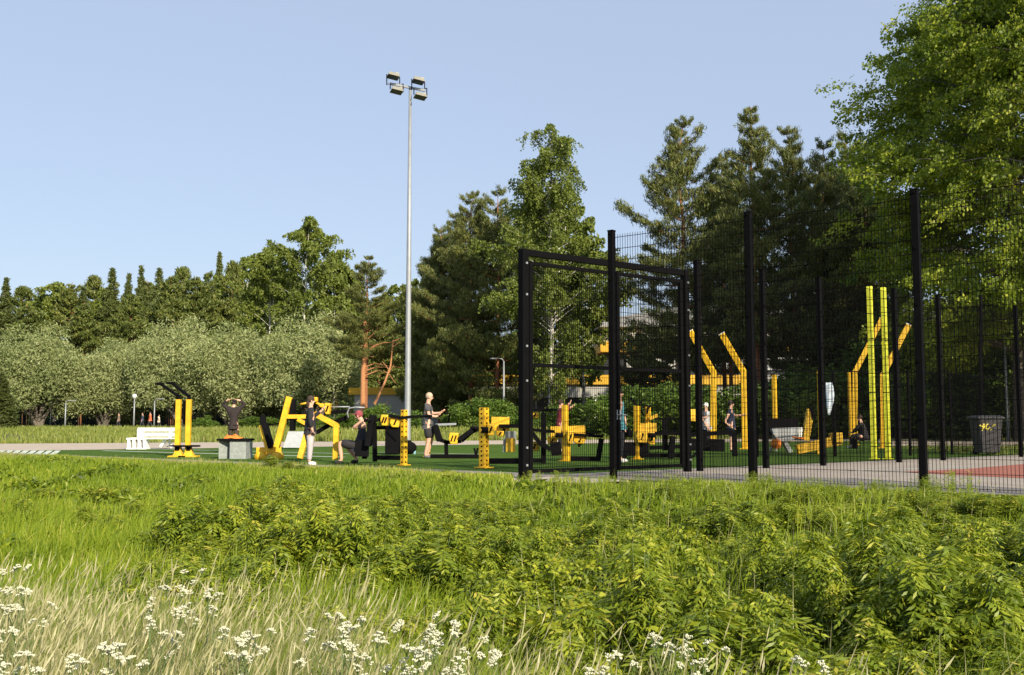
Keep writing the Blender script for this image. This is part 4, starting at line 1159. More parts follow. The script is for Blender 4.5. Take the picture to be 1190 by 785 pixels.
def make_birch(seed, h=22, base=.12, w=4.5, card=.16, strands=520, r0=.2, crown='tall', per=26, droop=1.0, nbr=80):
    g = np.random.default_rng(seed); rr = random.Random(seed)
    mb, at = trunk_mesh('t', h * .97, r0, .02, rr, .01, .014 * h)
    C0 = []; D0 = []
    for b in range(nbr):
        f = rr.uniform(0, 1) ** .9
        z = h * (base + (.97 - base) * f)
        p, r = at(z)
        if crown == 'tall': prof = w * (min(1, 2.4 * (1 - f)) ** .6 * (.8 + .2 * math.sin(f * 9 + seed)) * min(1, .5 + 1.6 * f) + .10)
        else: prof = w * (math.sin((.15 + .85 * f) * math.pi) ** .7 + .15)
        L = prof * rr.uniform(.4, 1.15); az = rr.uniform(0, 6.28)
        pts = []
        for i in range(6):
            t = i / 5
            pts.append(p + Vector((math.cos(az) * L * t, math.sin(az) * L * t, L * ((.85 if f < .8 else .35) * t - .38 * t * t))))
        branch_tube(mb, pts, max(.02, r * .4), .006, 4)
        for q in range(max(2, int(strands / nbr * (L / w + .3)))):
            t = rr.uniform(.08, 1) ** .6; i = min(4, int(t * 5)); c = pts[i].lerp(pts[i + 1], t * 5 - i)
            ln = rr.uniform(.4, 1.5) * droop * h / 22
            n = per
            o = Vector((rr.gauss(0, .3), rr.gauss(0, .3), 0)) * h / 22
            for u in range(n):
                v = u / n
                C0.append(c + o * (.3 + v) + Vector((0, 0, .3 - ln * v))); D0.append(rr.uniform(-.03, .03))
    P0 = np.array([tuple(c) for c in C0])
    C, L_, W_ = cards_around(P0, 1, (.10 * h / 22, .10 * h / 22, .06), card, card * .62, g, -.5)
    V = diamonds(C, L_, W_)
    clump = np.sin(P0[:, 0] * 1.7 + seed) * np.cos(P0[:, 2] * 1.3 + P0[:, 1]) * .08
    return mb, V, np.clip(.48 + clump + g.normal(0, .17, len(V)), 0, 1)
def make_dome(seed, h=9.5, w=5.5, n=15000, card=.34, stems=4, zmin=.16, ar=.38, lump=.17, r0=.22, lumps=26, flat=1.0):
    """rounded crown made of overlapping leafy lumps"""
    g = np.random.default_rng(seed); rr = random.Random(seed)
    mb = MB((0, 0, 0))
    cs = []
    for i in range(lumps):
        az = rr.uniform(0, 6.28); el = math.asin(rr.uniform(-.9, 1)); q = rr.uniform(.45, .88)
        zc = h * .52; hv = h * .46
        c = Vector((math.cos(az) * math.cos(el) * w * q, math.sin(az) * math.cos(el) * w * q, zc + math.sin(el) * hv * q * flat))
        rad_ = w * rr.uniform(.22, .40); cs.append((c, rad_))
        p0 = Vector((rr.uniform(-.3, .3), rr.uniform(-.3, .3), -.1)); m = p0.lerp(c, .5) + Vector((0, 0, h * .06))
        if i < stems * 3: branch_tube(mb, [p0, p0.lerp(m, .5) + Vector((0, 0, .3)), m, c], r0, .02, 6)
    cc = np.array([tuple(c) for c, _ in cs]); rads = np.array([r for _, r in cs])
    pk = g.choice(len(cs), n, p=rads ** 2 / (rads ** 2).sum())
    d = rand_unit(n, g); q = g.uniform(.55, 1.06, (n, 1)) ** .6
    C = cc[pk] + d * rads[pk][:, None] * q * (1 + lump * g.normal(size=(n, 1)))
    keep = C[:, 2] > h * zmin * g.uniform(.5, 1.2, n); C = C[keep]; d = d[keep]; pk = pk[keep]
    D = unit(rand_unit(len(C), g) + d * .5 + np.array([0, 0, .25])); S = unit(np.cross(D, rand_unit(len(C), g)))
    sc = g.uniform(.6, 1.35, (len(C), 1))
    V = diamonds(C, D * card / 2 * sc, S * card * ar / 2 * sc)
    return mb, V, np.clip(.5 + (g.normal(0, .08, len(cs)))[pk] + g.normal(0, .12, len(V)), 0, 1)
def make_big(seed, h=22, w=7.5, r0=.38, base=.10, card=.17, nb=95, pads=11, per=95):
    """large broadleaf tree: long limbs carrying flat drooping sprays"""
    g = np.random.default_rng(seed); rr = random.Random(seed)
    mb, at = trunk_mesh('t', h * .95, r0, .04, rr, .0, .02 * h, n=11)
    P0 = []; O0 = []; B0 = []
    for b in range(nb):
        f = (b + rr.random()) / nb
        z = h * (base + (.95 - base) * f); p, r = at(z)
        prof = w * (math.sin(math.pi * min(1, (.22 + .78 * f))) ** .55 * (1.02 - .35 * f) + .12)
        L = prof * rr.uniform(.55, 1.05); az = rr.uniform(0, 6.28)
        pts = [p + Vector((math.cos(az) * L * t, math.sin(az) * L * t, L * ((.42 + .55 * f) * t - (.40) * t * t))) for t in (0, .2, .4, .6, .8, 1)]
        branch_tube(mb, pts, max(.03, r * .38), .012, 5)
        for q in range(pads):
            t = rr.uniform(.28, 1.02) ** .7; t = min(t, .999); i = min(4, int(t * 5)); c = pts[i].lerp(pts[i + 1], t * 5 - i)
            s = rr.uniform(-1, 1) * L * .26
            c = c + Vector((-math.sin(az) * s, math.cos(az) * s, rr.uniform(-.95, .6)))
            a2 = az + rr.uniform(-.7, .7); ln = rr.uniform(.8, 2.3); bb = rr.gauss(0, .13)
            tip = c + Vector((math.cos(a2) * ln, math.sin(a2) * ln, rr.uniform(-.5, .12) * ln))
            mb.tube([c, tip], [.012, .004], 3, caps=False)
            for u in range(per):
                v = rr.random(); e = c.lerp(tip, v)
                wd = .27 * math.sin(math.pi * (.15 + .8 * v)) + .05; o = rr.gauss(0, wd)
                P0.append((e.x - math.sin(a2) * o, e.y + math.cos(a2) * o, e.z + rr.gauss(0, .14) - abs(o) * .3)); B0.append(bb)
                O0.append((math.cos(a2) * .8, math.sin(a2) * .8, -.35))
    P0 = np.array(P0); O0 = np.array(O0); B0 = np.array(B0)
    n = len(P0)
    D = unit(rand_unit(n, g) * .8 + O0); Nn = unit(rand_unit(n, g) * 1.2 + np.array([0, 0, .45])); S = unit(np.cross(D, Nn))
    sc = g.uniform(.6, 1.35, (n, 1))
    V = diamonds(P0, D * card / 2 * sc, S * card * .66 / 2 * sc)
    return mb, V, np.clip(.5 + B0 + g.normal(0, .16, n), 0, 1)

TK = {}
def kind(name, fn, bark, leaf, **kw):
    TK[name] = finish_tree(name, *(lambda r: (r[0], bark, r[1], r[2], leaf))(fn(**kw)))
kind('pine_a', make_pine, M['bark_pine'], L_PINE, seed=1, h=20, base=.22, w=5.7, dens=2.3, card=.34, cw=.05, kk=18)
kind('pine_b', make_pine, M['bark_pine'], L_PINE, seed=12, h=20, base=.28, w=4.2, dens=2.3, card=.34, cw=.05, kk=18)
kind('pine_c', make_pine, M['bark_pine'], L_PINE, seed=23, h=20, base=.10, w=6.0, dens=2.2, card=.36, cw=.055, kk=17)
kind('pine_d', make_pine, M['bark_pine'], L_PINE, seed=37, h=20, base=.42, w=4.2, dens=2.4, card=.34, cw=.05, kk=18)
for i, sd in enumerate((41, 52, 63)):
    kind('fpine%d' % i, make_pine, M['bark_pine'], L_PINEF, seed=sd, h=22, base=.18 + .06 * i, w=4.6 - .3 * i, dens=1.1, card=.55, cw=.15, kk=14)
for i, sd in enumerate((71, 82)):
    kind('fspruce%d' % i, make_pine, M['bark_grey'], L_SPRUCE, seed=sd, h=22, base=.06, w=3.3 + .5 * i, dens=1.1, card=.5, cw=.16, shape='spruce', kk=13)
kind('birch', make_birch, M['bark_birch'], L_BIRCH, seed=5, h=22, base=.08, w=5.2, strands=2700, card=.19, nbr=95)
kind('birch_b', make_birch, M['bark_birch'], L_BIRCH, seed=15, h=22, base=.25, w=4.6, strands=2000, card=.30, per=14, droop=.8, crown='round', nbr=75)
kind('fbirch', make_birch, M['bark_birch'], L_BIRCH, seed=9, h=22, base=.2, w=4.4, card=.42, per=11, strands=1500, droop=.7, crown='round')
for i, sd in enumerate((3, 14, 25)):
    kind('willow%d' % i, make_dome, M['bark_grey'], L_WILLOW, seed=sd, h=10, w=5.4, n=42000, card=.34, ar=.32, lumps=50, zmin=.03)
for i, sd in enumerate((33, 44)):
    kind('bushtree%d' % i, make_dome, M['bark_grey'], L_HEDGE, seed=sd, h=4, w=2.6, n=9000, card=.22, ar=.55, lumps=16, zmin=.0, r0=.06)
kind('big', make_big, M['bark_grey'], L_BIG, base=.17, seed=8, h=23, w=7.8, nb=120, pads=14, per=90, card=.17)
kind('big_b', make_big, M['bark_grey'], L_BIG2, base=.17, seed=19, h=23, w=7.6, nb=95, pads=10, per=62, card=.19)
HT = dict(pine_a=20, pine_b=20, pine_c=20, pine_d=20, fpine0=22, fpine1=22, fpine2=22, fspruce0=22, fspruce1=22, birch=22, birch_b=22, fbirch=22, willow0=10, willow1=10, willow2=10, bushtree0=4, bushtree1=4, big=23, big_b=23)
OBJN = dict(pine='pine_tree', fpine='pine_tree', fspruce='spruce_tree', birch='birch_tree', fbirch='birch_tree', willow='willow_tree', bushtree='shrub', big='broadleaf_tree')
def tree(k, px, Y, top_px, label, rz=0.0, sxy=None, group=None):
    st = k.rstrip('0123456789').split('_')[0]
    x = (px - 595) / FPX * Y; z0 = float(hgt(x, Y))
    H_ = (P(px, top_px, Y).z - z0); s = H_ / HT[k]
    o = XY(px, Y, z0)
    cat = {'shrub': 'shrub'}.get(OBJN[st], 'tree')
    r = empty(OBJN[st], o, label, cat, group, rz)
    q = sxy or s
    r.scale = (q, q, s)
    link_mesh('stem' if cat == 'shrub' else 'trunk', TK[k][0], None, r); link_mesh('foliage' if cat == 'shrub' else 'crown', TK[k][1], None, r)
    return r
rr = random.Random(11)
# willows
WL = 'grey green round willow in the row behind the far path'
for i, (x, Y, t, lab, w) in enumerate(((-24, 116, 404, 'grey green round willow cut by the left edge of the picture, leftmost of the row', .9), (46, 113, 387, 'grey green round willow just left of the walker in white, second from the left', 1.06),
                         (122, 116, 399, 'grey green round willow above the lamp post on the left, third from the left', .92), (168, 120, 394, 'small grey green willow squeezed behind its neighbours, above the white globe lamp', .8),
                         (212, 113, 380, 'grey green round willow behind the twin yellow posts', 1.02), (268, 112, 381, 'grey green round willow behind the person in the brown hoodie', 1.05),
                         (316, 118, 392, 'grey green round willow between its taller neighbours, above the slanting yellow frame', .85), (366, 110, 375, 'tall grey green round willow at the right end of the row', 1.12))):
    tree('willow%d' % (i % 3), x, Y, t, lab, rr.uniform(0, 6), sxy=w)
# far forest on the left
tops = [(-14, 318, 'fspruce0'), (3, 323, 'fspruce1'), (22, 330, 'fpine0'), (45, 334, 'fpine1'), (62, 322, 'fbirch'), (80, 325, 'fpine2'), (92, 332, 'fspruce0'), (107, 318, 'fpine0'), (120, 330, 'fbirch'),
        (127, 312, 'fspruce1'), (145, 316, 'fspruce0'), (161, 307, 'fspruce0'), (170, 322, 'fpine2'), (182, 312, 'fspruce1'), (196, 318, 'fpine1'), (208, 307, 'fpine0'), (224, 318, 'fpine2'), (238, 314, 'fpine1'), (252, 293, 'fspruce1'),
        (268, 300, 'fpine0'), (283, 291, 'fbirch'), (300, 304, 'fpine1'), (318, 292, 'fbirch'), (392, 300, 'fpine0'), (462, 325, 'fbirch'), (476, 335, 'fpine1'), (150, 340, 'fpine0'), (95, 350, 'fpine1'), (250, 335, 'fpine2'), (200, 345, 'fpine0'), (30, 352, 'fpine2'), (300, 330, 'fpine2'), (340, 320, 'fpine1'), (408, 318, 'fpine2'), (440, 345, 'fpine0')]
nmw = {'fspruce': 'spruce', 'fpine': 'pine', 'fbirch': 'birch'}
for i, (x, t, k) in enumerate(tops):
    Y = 146 + 22 * rr.random() if t < 340 and x < 330 else 132 + 6 * rr.random()
    st = k.rstrip('012')
    tree(k, x, Y, t, {'fspruce': 'pointed dark spruce in the forest edge behind the willows', 'fpine': 'olive green pine in the forest edge behind the willows', 'fbirch': 'lighter green birch in the forest edge behind the willows'}[st],
         rr.uniform(0, 6), sxy=(.85 + .25 * rr.random()) if st == 'fspruce' else (.9 + .3 * rr.random()), group={'fspruce': 'spruces in the forest edge', 'fpine': 'pines in the forest edge', 'fbirch': 'birches in the forest edge'}[st])
tree('birch_b', 352, 118, 249, 'tall loose topped birch rising above the forest between the willows and the mast', .4, sxy=1.0)
tree('birch_b', 312, 124, 283, 'green birch just left of the tallest birch, behind the willows', 2.4, sxy=.95)
tree('fbirch', 388, 128, 284, 'green birch just right of the tallest birch, behind the orange trunked pine', 4.4, sxy=.8)
tree('pine_d', 425, 92, 296, 'dark crowned pine with a bare orange trunk left of the steel mast', 1.0, sxy=.85)
tree('fbirch', 488, 104, 318, 'light green birch directly behind the steel mast', 2.0, sxy=.65)
tree('pine_c', 512, 92, 262, 'dark pine just right of the steel mast, lowest of the central pine clump', 0, sxy=.72)
tree('pine_c', 530, 95, 244, 'dark pine filling the gap in the middle of the central clump', 5.5, sxy=.85)
tree('pine_a', 547, 86, 222, 'dark broad pine in the middle of the central clump', 2.0, sxy=.85)
tree('pine_c', 578, 84, 216, 'dark tall pine at the right of the central clump, touching the birch', 3.3, sxy=.8)
tree('birch', 641, 74, 141, 'tall slender weeping birch with a pale trunk behind the gate', 2.6, sxy=1.0)
tree('fbirch', 655, 84, 205, 'leafy birch hidden behind the middle of the weeping birch', 1.1, sxy=.8)
tree('fbirch', 622, 88, 215, 'darker birch behind the tall weeping birch', 4.6, sxy=.75)
tree('fbirch', 678, 92, 262, 'small birch filling the right side of the weeping birch', 3.6, sxy=.85)
tree('pine_a', 794, 70, 138, 'tall free standing pine with a reddish trunk right of the gate', .7, sxy=.92)
tree('pine_b', 880, 66, 120, 'tallest pine of the dark group behind the fence', 1.4, sxy=.95)
tree('pine_a', 924, 70, 147, 'pine second from the left in the dark group behind the fence', 4.0, sxy=.8)
tree('pine_c', 962, 74, 160, 'dark pine at the right of the group, touching the big bright tree', 2.2, sxy=.8)
tree('pine_a', 842, 88, 178, 'broad pine between the free standing pine and the tallest pine', 1.2, sxy=.85)
tree('pine_c', 990, 84, 150, 'dark pine half hidden behind the left side of the big bright tree', .2, sxy=.9)
tree('pine_b', 850, 84, 185, 'thin pine behind the gap between the two tall pines', 5.2, sxy=.7)
tree('pine_c', 1010, 72, 205, 'dark pine behind the lime yellow posts', 5.0, sxy=.9)
tree('fbirch', 778, 98, 378, 'low birch in front of the middle of the upper storey', 5.7, sxy=.6)
tree('fpine0', 745, 96, 385, 'low pine in front of the concrete building', 2.0, sxy=.5)
tree('big', 1186, 52, -70, 'huge bright green broadleaf tree filling the upper right corner', .9, sxy=1.02)
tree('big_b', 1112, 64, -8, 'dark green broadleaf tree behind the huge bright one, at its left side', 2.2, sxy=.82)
tree('big', 1275, 47, -150, 'bright green broadleaf tree at the right edge, its boughs hanging over the fence', 3.3, sxy=.85)
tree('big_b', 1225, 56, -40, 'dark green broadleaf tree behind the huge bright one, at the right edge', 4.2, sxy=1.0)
# understory shrubs behind the field
for i, (x, Y, t, w) in enumerate(((700, 60, 462, 1.2), (742, 58, 448, 1.3), (778, 62, 440, 1.4), (822, 60, 446, 1.3), (866, 62, 440, 1.5), (912, 60, 436, 1.5), (958, 62, 430, 1.6), (1003, 60, 432, 1.6), (1052, 60, 425, 1.8), (1098, 58, 430, 1.8), (1146, 60, 424, 1.9), (1196, 60, 430, 1.9),
                                  (1080, 64, 385, 2.3), (1130, 66, 372, 2.4), (1190, 66, 378, 2.4), (1020, 66, 398, 2.1), (965, 68, 400, 2.0))):
    tree('bushtree%d' % (i % 2), x, Y, t, 'dense green shrub under the trees beyond the ball court', rr.uniform(0, 6), sxy=w, group='shrubs under the trees beyond the ball court')
for i, (x, Y, t, w) in enumerate(((455, 70, 468, .9), (560, 74, 462, 1.0), (598, 72, 470, .8), (535, 78, 478, .7), (640, 70, 474, .9), (400, 88, 480, .9), (235, 98, 482, .7), (300, 100, 484, .8), (372, 92, 486, .7))):
    tree('bushtree%d' % (i % 2), x, Y, t, 'rounded green shrub in the strip behind the far path', rr.uniform(0, 6), sxy=w, group='shrubs behind the far path')
tree('fspruce0', 4, 88, 432, 'small dark spruce at the left edge of the picture below the willows', 1, sxy=.42)

# bare orange limbs of the pine by the mast
o = XY(426, 91.0)
pine = [q for q in COL.objects if q.get('label', '').startswith('dark crowned pine')][0]
mb = MB((0, 0, 0)); 
inv = Matrix.Diagonal((*[1 / c for c in pine.scale], 1)) @ Matrix.Rotation(-pine.rotation_euler.z, 4, 'Z') @ Matrix.Translation(-pine.location)
def L(x, y, d=0): return inv @ (P(x, y, 91.4) + Vector((0, d, 0)))
def limb(pts, r0, r1): 
    branch_tube(mb, [L(*p) for p in pts], r0, r1, 6)
limb([(424, 372, 0), (424.5, 400, 0), (422, 430, 0), (421.5, 478, 0)], .20, .30)
for pts in ([(424, 397), (433, 390), (443, 378)], [(424, 400), (428, 385), (432, 377)], [(424, 410), (436, 402), (448, 399), (462, 400)], [(423, 414), (435, 404), (441, 402)], [(424, 427), (436, 423), (452, 426), (468, 428)],
            [(423, 432), (438, 427), (455, 428)], [(424, 437), (440, 431), (452, 434), (461, 446)], [(423, 405), (415, 396)], [(422, 440), (428, 425)]):
    limb([(a, b, -.3 * i) for i, (a, b) in enumerate(pts)], .10, .025)
o_ = mb.build('bare_limb', M['bark_dead'], pine)
dt = empty('fallen_branch', XY(437, 89), 'broken orange bough leaning among the bushes between the pine and the steel mast', 'branch')
mb = MB(dt.location)
branch_tube(mb, [P(435, 470, 89), P(446, 448, 89), P(454, 425, 89.2), P(457, 395, 89.5)], .14, .05, 6)
mb.build('bough', M['bark_dead'], dt)
mb = MB(dt.location)
for a, b in (((457, 397), (467, 393)), ((456, 404), (464, 398)), ((450, 437), (458, 424)), ((452, 430), (444, 420)), ((438, 478), (452, 467))): branch_tube(mb, [P(*a, 89.3), P(*b, 89.0)], .05, .02, 5)
mb.build('twig', M['bark_dead'], dt)
# ------------------------------------------------------------------ bank vegetation
def blades(name, X, Yp, H, W, mat, rnd, lean=(0.10, 0.0), g=rng, curve=.35, z=None, base_off=0.0):
    """grass blades: each a bent strip of two faces"""
    n = len(X)
    z = hgt(X, Yp) if z is None else z
    B = np.stack([X, Yp, z - base_off], 1)
    az = g.uniform(0, 2 * np.pi, n); tilt = g.normal(0, .22, n)
    dx = np.cos(az) * tilt + lean[0]; dy = np.sin(az) * tilt + lean[1]
    T1 = B + np.stack([dx * H * .45, dy * H * .45, H * .55], 1)
    T2 = B + np.stack([dx * H * (1 + curve * 1.4), dy * H * (1 + curve * 1.4), H * (1 - .12 * np.abs(tilt) * 3)], 1)
    fa = g.normal(0, .6, n)
    S = np.stack([np.cos(fa), np.sin(fa), np.zeros(n)], 1) * (W / 2)[:, None]
    V = np.empty((n, 2, 4, 3))
    V[:, 0, 0] = B - S; V[:, 0, 1] = B + S; V[:, 0, 2] = T1 + S * .85; V[:, 0, 3] = T1 - S * .85
    V[:, 1, 0] = T1 - S * .85; V[:, 1, 1] = T1 + S * .85; V[:, 1, 2] = T2 + S * .08; V[:, 1, 3] = T2 - S * .08
    me = quads_mesh(name, V.reshape(-1, 4, 3), np.repeat(rnd, 2))
    return tag(link_mesh(name, me, mat), kind='stuff'), T2
def fbm(x, y, s=1.0, ph=0.0):
    return (np.sin(x * 1.1 / s + ph) * np.cos(y * .9 / s + 1.3 * ph) + .5 * np.sin(x * 2.7 / s + 2 + ph) * np.cos(y * 2.3 / s + ph) + .3 * np.sin(x * 5.9 / s - y * 4.7 / s + ph)) / 1.8
def scatter(n, y0, y1, pw=1.5, xk=.56, g=rng):
    Yp = (g.uniform(0, 1, n) * (y1 ** pw - y0 ** pw) + y0 ** pw) ** (1 / pw)
    X = g.uniform(-1, 1, n) * (xk * Yp + .7)
    return X, Yp
def img_x(X, Yp): return 595 + FPX * X / Yp
# --- green bank grass
n = 370000
X, Yp = scatter(n, 3.2, 34, 1.35)
d = edge_dist(X, Yp)
ix = img_x(X, Yp)
keep = d > .32 + .25 * fbm(X, Yp, .5)
# gravelly bare patches near the gate
bare = (np.abs(ix - 680) < 85) & (d < 1.2)
keep &= ~(bare & (rng.random(n) < .93))
thick = (ix > 600 + 40 * fbm(X, Yp, .8)) & (Yp > 4.2)
keep &= ~(thick & (rng.random(n) < .45))
X, Yp, d, ix = X[keep], Yp[keep], d[keep], ix[keep]
tuft = fbm(X, Yp, .33, 2.0)
Hh = (.40 + .16 * fbm(X, Yp, .9, .4) + .10 * tuft) * rng.uniform(.55, 1.25, len(X))
Hh = Hh * np.clip(np.where(ix > 615, .15, .15) + .15 * d, .20, 1) * (1 + .35 * fbm(X, Yp, 2.2, 3.0))
Wd = np.clip(.0035 + .0011 * Yp, .006, .028) * rng.uniform(.6, 1.5, len(X))
rn = np.clip(.44 + .17 * fbm(X, Yp, 1.4, 1.1) + .10 * fbm(X, Yp, 4.0, .7) + .12 * tuft + rng.normal(0, .17, len(X)) + .12 * (d < 1.2), 0, 1)
blades('grass', X, Yp, Hh, Wd, L_GRASS, rn, (.06, 0))
# --- straw coloured tops at the field edge and over the near left meadow
n = 46000
X, Yp = scatter(n, 2.4, 8.5, 1.2)
lim = 6.9 - 2.6 * np.clip((img_x(X, Yp)) / 650, 0, 1.3) + .5 * fbm(X, Yp, .6)
k = (Yp < lim) & (rng.random(n) < np.clip(1.3 - img_x(X, Yp) / 900, .05, 1))
X, Yp = X[k], Yp[k]
Hs = rng.uniform(.62, 1.0, len(X)) * (1 + .1 * fbm(X, Yp, .5))
stalk, tip = blades('grass_stalks', X, Yp, Hs, np.full(len(X), .0032), L_SEED, np.clip(rng.normal(.35, .15, len(X)), 0, 1), (.16, 0))
# seed heads on the stalks
m = len(tip)
sel = rng.random(m) < .5
T = tip[sel]; X2, Y2, H2 = X[sel], Yp[sel], Hs[sel]
ax = unit(T - np.stack([X2 + .05, Y2, hgt(X2, Y2) + H2 * .35], 1)); ax = unit(ax + rng.normal(0, .12, ax.shape))
ln = rng.uniform(.05, .12, len(T))[:, None]
parts = []
for q in range(3):
    S = unit(np.cross(ax, rand_unit(len(T)))) * rng.uniform(.002, .0042, (len(T), 1))
    parts.append(diamonds(T + ax * ln * .3, ax * ln * .6, S))
V = np.concatenate(parts); me = quads_mesh('seed_heads', V, np.clip(rng.normal(.55, .2, len(V)), 0, 1))
tag(link_mesh('seed_heads', me, L_SEED), kind='stuff')
# tall green blades in the near meadow
n = 84000
X, Yp = scatter(n, 2.4, 7.2, 1.3)
k = (Yp < 7.0 - 1.7 * np.clip(img_x(X, Yp) / 650, 0, 1.2) + .5 * fbm(X, Yp, .5)) & (rng.random(n) < np.clip(1.5 - img_x(X, Yp) / 700, .08, 1)); X, Yp = X[k], Yp[k]
blades('meadow_grass', X, Yp, rng.uniform(.40, .78, len(X)), rng.uniform(.004, .0085, len(X)), L_GRASS, np.clip(.5 + .1 * fbm(X, Yp, .3) + rng.normal(0, .16, len(X)), 0, 1), (.10, 0))
# dry tops along the edge of the field on the left
n = 9000
t = rng.uniform(-22, -1, n); dd = rng.uniform(.2, 1.6, n) ** 1.2
X = E0[0] + ED[0] * t + EN[0] * dd; Yp = E0[1] + ED[1] * t + EN[1] * dd
blades('edge_grass', X, Yp, rng.uniform(.05, .17, n) * (1 + .5 * fbm(X, Yp, .7)), rng.uniform(.006, .014, n), L_VERGE, np.clip(rng.normal(.72, .2, n), 0, 1), (.04, 0))
# --- far verge beyond the path, and the meadow up to the trees
n = 90000
X = rng.uniform(-62, 62, n); v = rng.uniform(0, 1, n) ** 1.6 * 62
Yp = yfar(X) + .1 + v
k = np.abs(X) < Yp * .56; X, Yp, v = X[k], Yp[k], v[k]
blades('verge_grass', X, Yp, rng.uniform(.12, .42, len(X)) * (1 + .4 * fbm(X, Yp, 5)), rng.uniform(.03, .09, len(X)), L_VERGE, np.clip(.40 + .2 * fbm(X, Yp, 6) + rng.normal(0, .18, len(X)), 0, 1), (.03, 0))

# --- the wood far behind, reading as one dark mass between the nearer trunks
n = 60000
g = np.random.default_rng(77)
X = g.uniform(-135, 135, n); Yp = g.uniform(178, 205, n)
topz = 15 + 3.5 * fbm(X, X * .3, 9) + 2 * fbm(X, X * 0, 3)
Z = g.uniform(0, 1, n) ** .8 * topz * (1 - .12 * g.random(n))
C = np.stack([X, Yp, Z], 1); D = rand_unit(n, g); S = unit(np.cross(D, rand_unit(n, g))); sc = g.uniform(.5, 1.2, (n, 1))
me = quads_mesh('distant_wood', diamonds(C, D * sc * .95, S * sc * .6), np.clip(g.normal(.42, .2, n), 0, 1))
tag(link_mesh('distant_wood', me, L_HEDGE), kind='stuff')

# --- low leafy weeds mixed into the grass, too many to count
n = 150000
g = np.random.default_rng(99)
X, Yp = scatter(n, 6.2, 33, 1.2, g=g)
d = edge_dist(X, Yp); ix = img_x(X, Yp)
dens = fbm(X, Yp, 1.1, 5.0) + .5 * fbm(X, Yp, .35, 1.0) + .55 * (ix > 600) - .15
k = (d > .45) & (dens > .10) & ~((np.abs(ix - 680) < 85) & (d < 1.1)); X, Yp, d, ix = X[k], Yp[k], d[k], ix[k]
top = (.10 + .20 * np.clip(fbm(X, Yp, .5, 2.0) + .5, 0, 1.3)) * np.clip(.05 + .24 * d, .10, 1.3) * np.where(ix > 600, 1.2, 1)
C = np.stack([X, Yp, hgt(X, Yp) + top * g.uniform(.35, 1.15, len(X))], 1)
D = rand_unit(len(X), g); D[:, 2] = D[:, 2] * .5 - .2; D = unit(D); S = unit(np.cross(D, rand_unit(len(X), g)))
sc = (g.uniform(.6, 1.3, len(X)) * (.030 + .0022 * Yp))[:, None]
me = quads_mesh('leafy_weeds', diamonds(C, D * sc, S * sc * .36), np.clip(.40 + .22 * fbm(X, Yp, .8, 7.0) + g.normal(0, .15, len(X)), 0, .9))
tag(link_mesh('leafy_weeds', me, L_SHRUB), kind='stuff')

# --- lawn between the court and the paths on the right
n = 40000
X = rng.uniform(14, 55, n); Yp = rng.uniform(30, 100, n)
yy_ = 490 + FPX / Yp; ixx = img_x(X, Yp)
cd = (X - 16.8) * -.613 + (Yp - 31.5) * .79
k = (np.abs(X) < Yp * .56) & (ixx > 1025) & ~((yy_ > 511.8) & (yy_ < 519.5)) & ~((yy_ > 503.6) & (yy_ < 508.5)) & (cd > .2)
X, Yp = X[k], Yp[k]
blades('lawn_grass', X, Yp, rng.uniform(.05, .14, len(X)) * (1 + .4 * fbm(X, Yp, 3)), rng.uniform(.03, .07, len(X)), L_VERGE, np.clip(.35 + .15 * fbm(X, Yp, 4) + rng.normal(0, .16, len(X)), 0, 1), (.03, 0))

